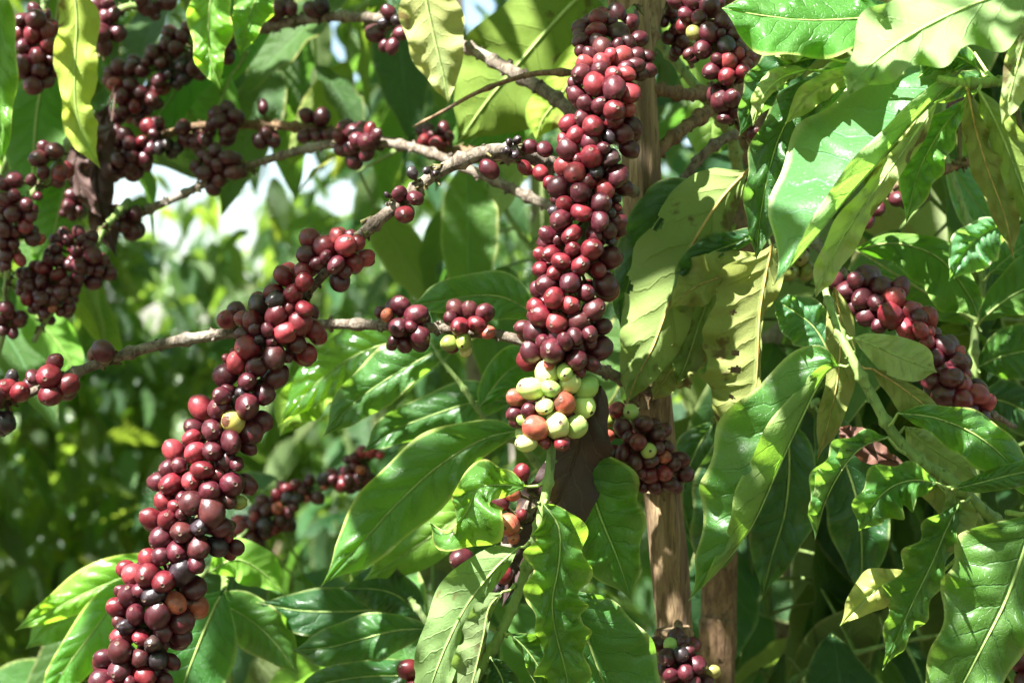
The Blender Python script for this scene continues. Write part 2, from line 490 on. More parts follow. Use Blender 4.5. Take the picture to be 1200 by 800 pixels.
def fruit(branch, org, axis, ch, node_step=42.0, back=0.75, R=None, seed=1, clusters=None, squeeze=1.0):
    """Lay the cherries of a branch round its axis and hang them in clusters from its nodes."""
    rg = random.Random(seed)
    pts, rad, typ, fixed = [], [], [], []
    if clusters is None:
        # arc length positions of nodes along the axis
        clusters = []
        acc = 0.0
        for i in range(len(axis) - 1):
            ax, ay, ad = axis[i][:3]; bx, by, bd = axis[i + 1][:3]
            L = math.hypot(bx - ax, by - ay)
            n = max(1, round(L / node_step))
            for k in range(n):
                f = k / n
                clusters.append((ax + f * (bx - ax), ay + f * (by - ay), ad + f * (bd - ad)))
        clusters.append(axis[-1][:3])
    # widest lateral reach near each height sets the local radius
    info = [(c, axis_nearest(axis, c[0], c[1])) for c in ch]
    for c, a in info:
        D, qx, qy, qd, s = a
        if R: Rl = R
        else:
            near = [b[0] + c2[2] * 0.2 for c2, b in info if math.hypot(c2[0] - c[0], c2[1] - c[1]) < 55]
            Rl = max(20, sorted(near)[int(len(near) * 0.9)] if near else 30)
        z = math.sqrt(max(0.0, Rl * Rl - D * D)) * 0.9
        z = max(z, 6) * squeeze
        pts.append(P(c[0], c[1], qd - S(z, qd)))
        rad.append(S(c[2], qd)); typ.append(c[3]); fixed.append(0.25)
        if rg.random() < back:
            f = 0.86
            bx, by = qx + (c[0] - qx) * f + rg.uniform(-9, 9), qy + (c[1] - qy) * f + rg.uniform(-9, 9)
            pts.append(P(bx, by, qd + S(max(z, 14), qd)))
            rad.append(S(c[2] * 0.95, qd)); typ.append('m' if c[3] is None else (c[3] if rg.random() < 0.4 else None)); fixed.append(1.0)
    X = np.array([tuple(p) for p in pts]); Rr = np.array(rad); W = np.array(fixed)
    for it in range(40):
        D = X[:, None, :] - X[None, :, :]
        dist = np.linalg.norm(D, axis=2) + np.eye(len(X))
        over = (Rr[:, None] + Rr[None, :]) * 0.84 - dist
        np.fill_diagonal(over, 0)
        over = np.maximum(over, 0)
        if over.max() < 1e-5: break
        push = (D / dist[:, :, None]) * over[:, :, None] * 0.35
        step = push.sum(axis=1)
        step[:, 0] *= 0.25 * W + 0.05; step[:, 2] *= 0.25 * W + 0.05; step[:, 1] *= 0.9
        X += step
    groups = {}
    cl3 = [P(*c) for c in clusters]
    for i in range(len(X)):
        p = Vector(X[i])
        k = min(range(len(cl3)), key=lambda j: (cl3[j] - p).length)
        groups.setdefault(k, []).append(i)
    for k, ids in groups.items():
        base = cl3[k]
        g = Geo()
        for i in ids:
            p = Vector(X[i])
            dirv = (p - base)
            L = dirv.length
            tipd = dirv.normalized() if L > 1e-4 else Vector((0, -1, 0))
            end = p - tipd * Rr[i] * 0.85
            midp = base.lerp(end, 0.5) + Vector((rg.uniform(-1, 1), rg.uniform(-1, 1), rg.uniform(-1, 1))) * 0.0015
            v, f, u = tube_geo([base, midp, end], [0.0013, 0.0009, 0.0013], 5)
            g.add(v, f, u)
        # knobbly node
        for q in range(6):
            a = base + Vector((rg.uniform(-1, 1), rg.uniform(-1, 1), rg.uniform(-1, 1))) * 0.004
            b = base + Vector((rg.uniform(-1, 1), rg.uniform(-1, 1), rg.uniform(-1, 1))) * 0.007
            v, f, u = tube_geo([a, b], [0.0016, 0.0006], 5)
            g.add(v, f, u)
        st = link_mesh('cherry_cluster', mesh_from('cherry_cluster', g.v, g.f, M['stalk'], True, g.u, base), branch)
        st.location = base - org
        for i in ids:
            p = Vector(X[i])
            ty = typ[i] or rg.choice('rmmmrmmnrm')
            me = rg.choice(CM_DRY) if ty == 'd' or (ty == 'b' and rg.random() < 0.6) else rg.choice(CM)
            o = bpy.data.objects.new('cherry', me)
            C.objects.link(o)
            o.parent = st
            o.location = p - base
            dv = (p - base).normalized() + Vector((rg.uniform(-.5, .5), rg.uniform(-.5, .5), rg.uniform(-.5, .5)))
            if ty in 'sq': dv = Vector((-0.25, -1, 0.35))
            q = dv.to_track_quat('Z', 'Y')
            o.rotation_mode = 'QUATERNION'
            o.rotation_quaternion = q @ Matrix.Rotation(rg.uniform(0, 6.28), 3, 'Z').to_quaternion()
            s = Rr[i] * rg.uniform(1.07, 1.17)
            o.scale = (s * rg.uniform(0.93, 1.05), s * rg.uniform(0.93, 1.05), s * rg.uniform(0.97, 1.1))
            c = COL[ty]
            j = rg.uniform(0.82, 1.2)
            h = rg.uniform(0.85, 1.2)
            o.color = (c[0] * j, c[1] * j * h, c[2] * j, 0.3 if ty in 'sq' else 1.0)
            if ty in CLAB: o['label'] = CLAB[ty]


def stem(branch, org, axis, rads, mat, name='stem', ridge=0.12, seg=12, nodes_every=None, seed=0):
    n = max(6, len(axis) * 14)
    A = crom([tuple(P(a[0], a[1], a[2])) for a in axis], n)
    dm = sum(a[2] for a in axis) / len(axis)
    rr = [S(r[0], dm) for r in crom([(r,) for r in np.interp(np.linspace(0, 1, len(axis)), np.linspace(0, 1, len(rads)), rads)], n)]
    if nodes_every:
        L = 0
        for i in range(1, n):
            L += float(np.linalg.norm(A[i] - A[i - 1]))
            ph = (L / nodes_every) % 1.0
            rr[i] *= 1 + 0.5 * math.exp(-((min(ph, 1 - ph)) / 0.07) ** 2)
    v, f, u = tube_geo([Vector(a) for a in A], rr, seg, ridge, seed=seed + 3.7)
    g = Geo(); g.add(v, f, u)
    if nodes_every and name == 'stem':
        L, k0, rg = 0, 0, random.Random(int(seed) + n)
        for i in range(1, n - 1):
            L += float(np.linalg.norm(A[i] - A[i - 1]))
            if int(L / nodes_every + 0.5) > k0:
                k0 += 1
                T = Vector(A[i + 1] - A[i - 1]).normalized()
                sd = T.cross(Vector((0, 1, 0))).normalized()
                for sg in (-1, 1):
                    for q in range(rg.choice((1, 2, 3))):
                        dr = (sd * sg + Vector((rg.uniform(-.4, .4), rg.uniform(-1, .6), rg.uniform(-.4, .4)))).normalized()
                        a = Vector(A[i]) + dr * rr[i] * 0.6
                        bb = a + (dr + T * rg.uniform(-.5, .5)) * rr[i] * rg.uniform(0.5, 1.1)
                        g.add(*tube_geo([a, a.lerp(bb, 0.6), bb], [rr[i] * 0.45, rr[i] * 0.36, rr[i] * 0.26], 6))
    v, f, u = g.v, g.f, g.u
    me = mesh_from(name, v, f, mat, True, u, org)
    return link_mesh(name, me, branch)


# ------------------------------------------------------------------ leaves built from their own course in space
LEAVES = []


def leaf(parent, org, d0, rows, mat='leaf', wave=0.0, nw=7, quilt=1.0, top=True, petiole=None, rib='rib', seed=None,
         col=(1, 1, 1), holes=(), tipcut=0, nt=46, label=None, arch=1.0, rag=0.0, ns=8):
    """rows: (x, y, dz_cm, left_px, right_px [, zl_cm, zr_cm]) from base to tip; left/right seen walking to the tip."""
    sd = seed if seed is not None else len(LEAVES) * 1.7 + 0.3
    A = crom([(r[0], r[1], r[2]) for r in rows], nt)
    Wd = crom([(r[3], r[4], r[5] if len(r) > 5 else 0.4, r[6] if len(r) > 6 else 0.4) for r in rows], nt)
    t = np.linspace(0, 1, nt)
    # pointed ends
    env = np.minimum(1, np.sqrt(np.clip(t / 0.10, 0, 1))) * np.minimum(1, (np.clip((1 - t) / 0.14, 0, 1)) ** 0.75)
    T = np.gradient(A[:, :2], axis=0)
    T /= np.linalg.norm(T, axis=1)[:, None] + 1e-9
    Lx, Ly = T[:, 1], -T[:, 0]
    verts, uvs = [], []
    sp = []
    for i in range(nt):
        d = d0 + A[i, 2] * 0.01
        m = P(A[i, 0], A[i, 1], d)
        sp.append(m)
        wl, wr, zl, zr = Wd[i]
        wl *= env[i]; wr *= env[i]; zl *= env[i]; zr *= env[i]
        for s_i in range(-ns, ns + 1):
            s = s_i / ns
            a = abs(s)
            w, z = (wl, zl) if s < 0 else (wr, zr)
            sg = 1 if s < 0 else -1
            # margin wave: in depth and a little in width
            ph = t[i] * nw * 2 * math.pi + (0 if s < 0 else 1.9) + sd
            wv = 2.3 * wave * env[i] * (math.sin(ph) + 0.5 * math.sin(ph * 1.83 + sd * 2.1)) * a ** 2.2
            rw = 1.0 + rag * a ** 3 * noise.noise(Vector((t[i] * 14, sd * 3, s)))
            wv2 = abs(w) * 0.17 * wave * math.sin(ph * 1.0 + 1.3) * a ** 3
            xw = (w * a * rw + wv2) * sg
            q = t[i] * 10.0 - a ** 0.8 * 1.5
            fr = q - math.floor(q)
            # raised between veins, pinched at them
            qz = quilt * 0.13 * (1 - math.exp(-((min(fr, 1 - fr) / 0.16) ** 2))) * math.sin(math.pi * min(1, a * 1.02)) ** 0.7 * env[i]
            ar = arch * 0.28 * math.sin(math.pi * a * 0.5) * (1 - a) * 2 * env[i]
            nz = 0.10 * noise.noise(Vector((t[i] * 6, s * 2, sd)))
            dd = d + 0.01 * (z * a ** 1.3 + wv - (qz if top else -qz) - ar + nz * env[i])
            verts.append(P(A[i, 0] + Lx[i] * xw, A[i, 1] + Ly[i] * xw, dd))
            uvs.append((0.5 + 0.5 * s, t[i]))
    nr = 2 * ns + 1
    faces = []
    for i in range(nt - 1):
        for k in range(nr - 1):
            if holes:
                tc_, sc_ = (i + 0.5) / (nt - 1), ((k + 0.5) / (nr - 1)) * 2 - 1
                if any(((tc_ - h[0]) / h[2]) ** 2 + ((sc_ - h[1]) / h[3]) ** 2 < 1 + 0.5 * noise.noise(Vector((tc_ * 30, sc_ * 9, sd))) for h in holes):
                    continue
            a = i * nr + k
            q = (a, a + 1, a + 1 + nr, a + nr)
            faces.append(q if top else q[::-1])
    me = mesh_from('leaf', verts, faces, M[mat], True, uvs, sp[0])
    o = link_mesh('leaf', me, parent)
    o.location = sp[0] - org
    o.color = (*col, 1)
    if label: o['label'] = label
    # midrib and stalk: one tapering tube
    stp = max(3, nt // 16)
    path = [p for p in sp[::stp]] + [sp[-1]]
    off = -0.0003
    path = [p + Vector((0, off, 0)) for p in path]
    w0 = max(r[3] + abs(r[4]) for r in rows)
    r0 = max(0.0007, min(0.0015, S(w0, d0) * 0.022))
    rads = [r0 * (1 - 0.8 * i / (len(path) - 1)) for i in range(len(path))]
    if petiole:
        pp = P(petiole[0], petiole[1], petiole[2] if len(petiole) > 2 else d0)
        bend = pp.lerp(path[0], 0.5) + Vector((0, 0, -0.0015))
        path = [pp, bend] + path
        rads = [r0 * 1.5, r0 * 1.25] + rads
    v, f, u = tube_geo(path, rads, 6)
    mr = link_mesh('midrib', mesh_from('midrib', v, f, M[rib], True, u, sp[0]), o)
    LEAVES.append(o)
    return o


# ------------------------------------------------------------------ leaf templates for foliage further off
def leaf_template(seed, nt=12, ns=3):
    rg = random.Random(seed)
    bend = rg.uniform(0.25, 0.9)
    fold = rg.uniform(0.05, 0.35)
    amp = rg.uniform(0.01, 0.035)
    tw = rg.uniform(-0.5, 0.5)
    side = rg.uniform(-0.25, 0.25)
    V, U, F = [], [], []
    x = z = y = 0.0
    rip = 0.014 if nt > 12 else 0.0
    for i in range(nt + 1):
        t = i / nt
        w = 0.185 * (math.sin(math.pi * min(1, t * 1.02) ** 0.85)) ** 0.85 * (1 - 0.15 * t)
        if i == nt: w = 0.0
        ang = -bend * t
        if i:
            x += math.cos(ang) / nt
            z += math.sin(ang) / nt
            y += side * t / nt
        for k in range(-ns, ns + 1):
            s = k / ns
            yy = s * w
            zz = fold * abs(s) * w + amp * math.sin(t * 24 + seed + (1.7 if s > 0 else 0)) * abs(s) ** 2 * (w / 0.185)
            zz += rip * math.sin(math.pi * 2 * (t * 9 - abs(s) * 1.2)) * abs(s) * (1 - abs(s)) * 2
            a = tw * t
            V.append((x - math.sin(ang) * 0 , y + yy * math.cos(a) - zz * math.sin(a), z + yy * math.sin(a) + zz * math.cos(a)))
            U.append((0.5 + 0.5 * s, t))
    nr = 2 * ns + 1
    for i in range(nt):
        for k in range(nr - 1):
            a = i * nr + k
            F.append((a, a + nr, a + nr + 1, a + 1))
    return np.array(V), np.array(U), np.array(F)


TPL = [leaf_template(s, 20, 3) for s in range(10)] + [leaf_template(s, 7, 2) for s in range(10)]   # ten full, ten plain for the distance
TPL_ME = {}


def tpl_mesh(k, mat):
    key = (k, mat)
    if key not in TPL_ME:
        V, U, F = TPL[k]
        TPL_ME[key] = mesh_from('leaf', [tuple(v) for v in V], [tuple(int(i) for i in f) for f in F], M[mat], True, U)
    return TPL_ME[key]


def leaf_matrix(pos, yaw, droop, roll, length):
    return (Matrix.Translation(pos) @ Matrix.Rotation(yaw, 4, 'Z') @ Matrix.Rotation(droop, 4, 'Y')
            @ Matrix.Rotation(roll, 4, 'X') @ Matrix.Scale(length, 4))


def joined_leaves(name, mats_list, mat, parent=None, origin=Vector((0, 0, 0))):
    """mats_list: (template, 4x4 matrix) -> one mesh."""
    Vs, Us, Fs = [], [], []
    o = 0
    for k, m in mats_list:
        V, U, F = TPL[k]
        A = np.array(m)
        W = V @ A[:3, :3].T + A[:3, 3]
        Vs.append(W); Us.append(U); Fs.append(F + o)
        o += len(V)
    Vs = np.vstack(Vs) - np.array(origin); Us = np.vstack(Us); Fs = np.vstack(Fs)
    me = bpy.data.meshes.new(name)
    me.vertices.add(len(Vs)); me.vertices.foreach_set("co", Vs.astype(np.float32).ravel())
    me.loops.add(Fs.size); me.loops.foreach_set("vertex_index", Fs.astype(np.int32).ravel())
    me.polygons.add(len(Fs))
    me.polygons.foreach_set("loop_start", np.arange(0, Fs.size, 4, dtype=np.int32))
    me.polygons.foreach_set("loop_total", np.full(len(Fs), 4, dtype=np.int32))
    me.polygons.foreach_set("use_smooth", [True] * len(Fs))
    me.update(calc_edges=True)
    lay = me.uv_layers.new(name="UVMap")
    lay.data.foreach_set("uv", Us[Fs.ravel()].astype(np.float32).ravel())
    me.materials.append(M[mat])
    return link_mesh(name, me, parent)

# ================================================================== THE COFFEE BUSH: stems
def thing(name, x, y, d, label, cat, group=None):
    org = P(x, y, d)
    o = empty(name, org)
    tag(o, label, cat, group)
    return o, org


def ptrunk(x0, label, axis, rads, mat, seed):
    e, org = thing('coffee_tree', axis[-1][0], axis[-1][1], axis[-1][2], label, 'tree')
    stem(e, org, axis, rads, mat, 'trunk', 0.24, 36, None, seed)
    return e, org


tA, oA = ptrunk(0, 'thick pale brown coffee trunk rising behind the central cherry strand',
                [(738, -120, 1.22), (745, 40, 1.22), (751, 180, 1.22), (755, 300, 1.22), (762, 430, 1.22), (772, 540, 1.23),
                 (782, 640, 1.23), (792, 760, 1.24), (800, 900, 1.24), (815, 1400, 1.25), (830, 3100, 1.27)],
                [17, 17, 20, 20, 21, 22, 21, 21, 22, 24, 32], M['trunk'], 1)
for (x, y, w) in ((752, 246, 24), (757, 470, 25), (776, 566, 25), (790, 744, 24), (746, 108, 21)):   # ringed nodes on the trunk
    g = Geo()
    pth = [P(x - 1, y - 9, 1.222), P(x, y, 1.222), P(x + 1, y + 9, 1.222)]
    v, f, u = tube_geo(pth, [S(w * 0.82, 1.22), S(w, 1.22), S(w * 0.82, 1.22)], 24, 0.1, seed=y)
    g.add(v, f, u)
    g.build('node_ring', M['trunk'], tA, oA)
tB, oB = ptrunk(0, 'thinner grey-brown coffee trunk standing right of and behind the thick one',
                [(884, -60, 1.42), (878, 120, 1.42), (870, 260, 1.42), (858, 440, 1.41), (846, 620, 1.40), (842, 760, 1.40),
                 (838, 900, 1.40), (830, 2700, 1.42)],
                [13, 14, 15, 17, 19, 20, 21, 27], M['twig_brown'], 5)
tC, oC = ptrunk(0, 'pale side stem running up close left of the thick trunk top',
                [(712, -120, 1.27), (722, 10, 1.26), (740, 120, 1.26), (752, 230, 1.27)], [10, 10, 10, 9], M['trunk'], 9)

# ---- central fruiting branch
b, o = thing('coffee_branch', 742, 30, 1.16, 'hanging central branch packed with dark red cherries above one green and yellow cluster', 'branch')
ax = [(742, 12, 1.19), (716, 40, 1.13), (706, 90, 1.10), (700, 140, 1.10), (690, 200, 1.10), (686, 250, 1.10), (676, 310, 1.10),
      (664, 370, 1.10), (656, 420, 1.10), (650, 470, 1.10), (647, 516, 1.095), (643, 560, 1.09), (632, 612, 1.09),
      (618, 660, 1.09), (607, 695, 1.09), (590, 735, 1.09), (572, 770, 1.09), (548, 810, 1.09), (520, 860, 1.09)]
stem(b, o, ax, [6, 6, 5, 5, 5, 5, 5, 5, 5, 5, 5, 5.5, 5.5, 5.5, 5.5, 6, 6, 6, 5], M['shoot'], nodes_every=0.024, ridge=0.05)
cA = parse("""735 95 65 m;600 130 60 r;485 195 55 m;590 225 70 r;690 150 60 m;745 235 75 n;830 165 60 m;895 275 60 m;805 305 60 m;
490 285 60 m;630 340 65 n;550 385 50 m;480 360 40 m;700 390 45 p;765 410 75 p;875 395 55 m;950 400 50 m;960 495 50 m;865 465 55 m;
905 520 50 n;515 450 60 p;630 440 60 p;625 495 60 m;490 520 65 m;715 530 60 p;790 520 55 p;800 480 55 m;440 580 45 m;585 595 75 r;
720 630 80 m;820 650 75 p;455 675 65 m;525 730 60 m;615 740 65 m;715 780 70 r;820 775 45 p;720 720 50 m;480 240 45 m;600 300 50 m;750 320 50 m""", 600, 0, 6)
cA += parse("""400 70 62 r;500 35 55 m;568 95 72 r;705 40 80 r;845 85 65 m;448 155 62 r;370 190 50 r;555 210 65 m;680 165 50 b;780 145 65 m;
825 245 70 m;395 265 75 m;560 300 75 r;375 365 70 p;440 410 75 p;590 400 55 b;690 320 60 d;735 440 80 m;785 520 62 m;270 490 50 r;
330 520 75 m;535 485 55 r;485 555 75 m;650 545 70 p;625 630 75 m;370 640 62 r;490 695 70 r;340 750 75 m;620 765 75 m;735 765 65 m;
690 700 45 b;735 600 30 b;735 660 35 r;300 690 40 b;310 610 35 m;640 250 45 m;470 330 45 r""", 600, 133, 6)
cA += parse("""435 60 65 m;600 65 72 r;605 145 55 r;740 145 80 r;755 70 60 m;870 215 80 m;385 195 50 r;465 190 65 r;525 240 65 r;
660 265 70 r;385 300 55 r;478 325 50 r;785 300 55 r;590 390 75 m;835 410 85 m;700 460 65 m;365 435 50 m;430 420 75 m;475 495 75 r;
590 545 70 p;350 560 60 r;750 580 80 n;385 625 75 r;495 675 72 p;655 675 78 n;815 700 62 m;265 710 60 n;355 750 80 m;715 745 60 m;
620 790 60 m;490 790 55 m;850 10 60 m;930 20 55 m;510 90 40 m;870 90 40 b""", 570, 266, 6)
cA += parse("""320 80 78 m;465 65 80 m;625 45 82 m;790 50 85 m;625 125 75 m;735 160 55 m;650 215 45 r;440 165 40 o;400 5 60 m;550 10 60 m;710 10 60 m""", 570, 399, 6)
cA += parse("""430 225 80 y;560 220 60 g;585 295 70 y;700 325 75 g;315 340 80 y;450 335 65 g;215 405 65 o;200 515 55 m;300 490 55 m;
410 465 62 g;545 445 78 s;685 460 75 y;335 635 82 o;495 600 85 y;630 605 68 g;295 700 65 y;250 560 35 g;530 720 55 r;410 720 40 r""", 570, 399, 6)
fruit(b, o, ax[:11], cA, 42, 0.72, None, 11)
# leaves of its green tip
leaf(b, o, 1.13, [(704, 452, 0, 12, 10), (684, 505, 0, 32, 32), (660, 575, 0.5, 42, 36), (622, 635, 1, 26, 36), (588, 712, 1, 2, 3)], 'leaf_dry',
     wave=0.5, nw=3, rib='rib_dry', quilt=1.6, label='withered purple-brown leaf', rag=0.2)
leaf(b, o, 1.085, [(618, 570, 0, 4, 3), (585, 568, -0.6, 16, 24), (560, 572, -1.0, 34, 26), (546, 600, -1.3, 48, 16), (525, 622, -0.6, 26, -10), (503, 612, 0.4, 5, 4)],
     'leaf', wave=0.8, nw=4, quilt=2.2, petiole=(641, 562, 1.09), col=(1.4, 1.25, 1), label='crumpled curled green leaf', seed=3.1)
leaf(b, o, 1.075, [(608, 641, 0, 3, 3), (582, 664, 0, 12, 28), (549, 706, 0, 18, 38), (525, 752, 0, 22, 34), (506, 800, 0, 20, 22), (492, 850, 0.3, 4, 4)],
     'leaf_under', wave=0.35, nw=3, top=False, petiole=(621, 634, 1.09), rib='rib', col=(1.0, 1.12, 1.0), label='pale green leaf seen from below')
leaf(b, o, 1.07, [(589, 693, 0, 3, 2), (573, 712, 0, 6, 17), (566, 748, 0, 4, 26), (556, 790, 0.2, 6, 28), (540, 850, 0.4, 4, 4)],
     'leaf_under', wave=0.3, nw=3, top=False, petiole=(604, 684, 1.09), rib='rib', label='narrow pale leaf seen from below', seed=9)
leaf(b, o, 1.085, [(585, 693, 0, 3, 3), (560, 722, 0, 5, 18), (540, 768, 0, 8, 20), (532, 830, 0.2, 4, 4)], 'leaf_dark', wave=0.5, nw=4, seed=5)
leaf(b, o, 1.06, [(637, 590, 0.3, 8, 8), (655, 618, 0, 26, 32), (655, 660, -0.2, 34, 36), (647, 705, -0.2, 36, 28), (652, 745, 0, 36, 20), (664, 790, 0, 26, 32), (672, 850, 0.4, 4, 5)],
     'leaf', wave=1.15, nw=6, quilt=2.0, petiole=(640, 585, 1.09), label='crinkled green leaf with frilled pale edges', seed=12, col=(1.2, 1.15, 1.0), nt=72)
leaf(b, o, 1.10, [(668, 690, 0.3, 10, 10), (682, 730, 0, 52, 30), (700, 780, 0, 68, 40), (722, 840, 0.4, 60, 30), (745, 900, 1, 4, 5)], 'leaf', wave=0.35, nw=3,
     petiole=(640, 640, 1.10), quilt=1.2, seed=16.4, col=(0.9, 1, 1))
leaf(b, o, 1.14, [(660, 520, 0.4, 12, 12), (688, 566, 0, 50, 40), (706, 612, 0, 50, 44), (724, 655, 0, 30, 36), (741, 706, 0.3, 2, 3)], 'leaf', wave=0.55, nw=3.5,
     petiole=(646, 516, 1.10), quilt=1.1, col=(1, 1.1, 0.9))
leaf(b, o, 1.08, [(598, 742, 0, 4, 3), (618, 762, 0, 22, 8), (636, 790, 0, 26, 14), (655, 840, 0.3, 4, 4)], 'leaf', wave=0.5, nw=3, petiole=(590, 738, 1.09))
leaf(b, o, 1.085, [(575, 770, 0, 4, 3), (590, 800, 0, 18, 22), (600, 860, 0, 12, 12)], 'leaf_dark', wave=0.4, nw=3, petiole=(570, 772, 1.09))

# ---- grey stem with half-dried cherries behind the shoot
b, o = thing('coffee_branch', 655, 545, 1.16, 'short grey twig with a few orange and red cherries behind the withered leaf', 'branch')
ax = [(668, 520, 1.17), (652, 555, 1.15), (628, 585, 1.14), (612, 612, 1.14), (592, 648, 1.14), (578, 690, 1.15)]
stem(b, o, ax, [5, 7, 8, 7, 6, 4], M['twig'], nodes_every=0.02)
fruit(b, o, ax, parse("""635 60 28 r;588 245 38 o;605 292 20 o;600 135 27 o;560 165 30 m;570 420 30 r;550 465 25 b;422 365 36 m;635 210 18 r;545 150 24 m""", 400, 533, 3), 40, 0.3, None, 5)

# ---- long left strand
b, o = thing('coffee_branch', 565, 182, 1.14, 'long grey branch arching down left under a dense strand of dark red cherries', 'branch')
ax = [(745, 225, 1.20), (690, 205, 1.17), (640, 192, 1.14), (598, 179, 1.11), (562, 181, 1.10), (512, 203, 1.10), (470, 237, 1.10), (432, 268, 1.10),
      (395, 305, 1.10), (355, 350, 1.11), (325, 400, 1.11), (290, 450, 1.11), (255, 505, 1.11), (232, 560, 1.11), (215, 620, 1.11),
      (200, 680, 1.11), (175, 735, 1.11), (155, 790, 1.11), (140, 850, 1.11), (128, 930, 1.11)]
stem(b, o, ax, [8, 8, 9, 10, 9, 7, 7, 7, 6, 5, 5, 5, 5, 5, 5, 5, 5, 4, 4, 3], M['twig'], nodes_every=0.03, ridge=0.2)
cB = parse("""680 120 68 r;660 230 65 m;785 185 75 o;865 105 58 p;930 165 72 p;1015 145 48 r;1060 255 62 p;985 290 68 r;860 300 65 m;890 410 68 m;735 290 50 m;
495 380 75 r;635 345 65 r;640 410 60 r;425 500 65 r;445 550 60 b;560 510 70 r;315 585 70 d;215 685 60 r;280 715 75 r;455 660 75 r;515 610 55 r;
640 620 60 r;605 700 80 r;390 750 55 m;500 775 75 p;705 755 72 r;210 790 50 m;800 250 50 m;920 340 45 m""", 250, 260, 6)
cB = [(x, y, r, 'r' if t == 'o' else t) for x, y, r, t in cB]
cB += parse("""545 165 78 r;630 110 45 b;715 130 50 m;885 135 62 n;955 205 75 r;725 215 80 n;815 230 45 m;460 270 72 p;400 240 35 r;380 370 80 m;
605 300 65 m;740 370 90 n;535 410 65 m;655 490 72 m;390 470 50 m;215 585 80 p;375 500 65 m;350 590 80 m;535 570 85 m;437 685 76 q;640 685 72 m;
570 755 78 m;160 730 70 m;290 745 75 m;150 800 60 p;430 800 60 m;500 480 40 b;690 40 50 m;600 30 50 m""", 200, 380, 6)
cB += parse("""475 175 75 p;320 170 75 p;730 95 80 m;840 140 60 m;600 170 70 m;675 245 80 m;765 260 50 m;360 270 55 m;290 300 62 m;525 310 75 r;
620 340 62 r;215 385 65 m;305 400 78 r;448 380 72 p;725 400 85 m;835 405 75 m;575 460 75 m;700 520 60 n;775 530 55 v;440 530 82 n;380 500 45 m;
250 525 65 r;585 580 90 n;330 570 50 r;380 610 45 m;165 645 72 r;285 650 75 r;380 740 80 n;505 700 70 b;650 705 78 m;690 760 55 r;235 780 80 m""", 150, 500, 6)
cB += parse("""705 90 75 m;850 55 80 n;590 110 60 m;500 135 70 r;990 40 70 b;1120 50 50 m;830 170 60 m;345 200 60 r;395 240 70 p;500 235 78 r;
630 280 75 r;720 220 95 b;370 390 80 m;290 475 72 r;550 375 78 b;820 335 80 m;690 435 78 o;845 460 80 s;410 525 65 m;570 530 88 m;735 570 85 m;
595 650 68 m;730 670 70 m;300 575 50 n;355 600 60 b;440 350 50 m;310 360 45 m;315 690 75 r;450 680 55 r;545 715 60 d;310 765 80 n""", 90, 633, 6)
cB += parse("""265 570 90 m;215 600 60 r;595 560 85 n;750 580 95 b;890 600 75 m;420 690 115 m;630 730 95 r;240 780 110 m;800 780 90 m;500 780 60 m;
150 900 90 m;340 880 100 r;540 890 90 m;720 900 90 m;250 1000 90 m;430 1010 95 m;620 1020 90 r;200 1110 90 m;380 1120 90 m;560 1130 90 m;
120 1000 80 r;60 1120 80 m;480 1230 90 m;300 1230 90 m;100 1240 90 m""", 90, 700, 8)
fruit(b, o, ax[7:], cB, 42, 0.72, None, 23)
fruit(b, o, ax[3:8], parse("""520 595 32 m;250 608 20 b;205 682 27 m;260 697 27 m;222 754 32 r;618 493 15 b;590 500 13 b;608 545 17 b;582 530 15 b;
300 600 13 b;330 610 12 b;160 685 10 b;662 515 24 m;715 525 27 m;645 590 24 r;700 608 25 r""", 400, 0, 3), 30, 0.15, 22, 6)

# ---- horizontal branch behind both strands
b, o = thing('coffee_branch', 745, 452, 1.20, 'nearly level grey branch crossing behind both strands with sparse small cherry bunches', 'branch')
ax = [(770, 462, 1.21), (735, 447, 1.19), (700, 432, 1.17), (620, 402, 1.16), (560, 389, 1.16), (470, 382, 1.16), (380, 380, 1.17), (290, 388, 1.17),
      (210, 399, 1.17), (150, 414, 1.17), (80, 440, 1.17), (30, 463, 1.17), (0, 475, 1.17), (-60, 500, 1.17)]
stem(b, o, ax, [6, 6, 7, 7, 6, 6, 6, 6, 6, 6, 5.5, 5, 5, 4], M['twig'], nodes_every=0.034, ridge=0.2)
cC = parse("""207 275 33 m;160 307 22 o;262 310 38 m;203 350 33 m;277 378 33 m;220 410 26 m;185 395 20 m;403 283 30 n;453 290 30 n;503 300 30 m;
415 345 32 r;475 340 30 r;385 320 25 m;515 367 25 o;380 405 28 v;430 398 30 v;437 432 20 y;245 345 22 m""", 400, 267, 3)
cC += parse("""362 435 38 m;190 475 30 r;120 525 27 m;175 520 38 r;238 552 38 r;180 585 38 r;15 570 38 r;38 530 25 b;70 577 33 r;20 680 38 b;0 590 30 m;
798 323 34 r;830 290 30 m;-30 610 34 r;-60 570 34 m""", 0, 267, 3)
fruit(b, o, ax, cC, 36, 0.45, None, 31,
      clusters=[(470, 382, 1.16), (550, 388, 1.16), (130, 419, 1.17), (62, 447, 1.17), (8, 472, 1.17), (-25, 485, 1.17), (276, 389, 1.17)])

# ---- upper branches toward the left
def simple_branch(name_label, axis, rads, mat, ch=None, seed=1, step=40, back=0.5, R=None, every=0.03, clusters=None, group=None, ridge=0.18):
    b, o = thing('coffee_branch', axis[0][0], axis[0][1], axis[0][2], name_label, 'branch', group)
    stem(b, o, axis, rads, mat, nodes_every=every, seed=seed, ridge=ridge)
    if ch: fruit(b, o, axis, ch, step, back, R, seed, clusters)
    return b, o


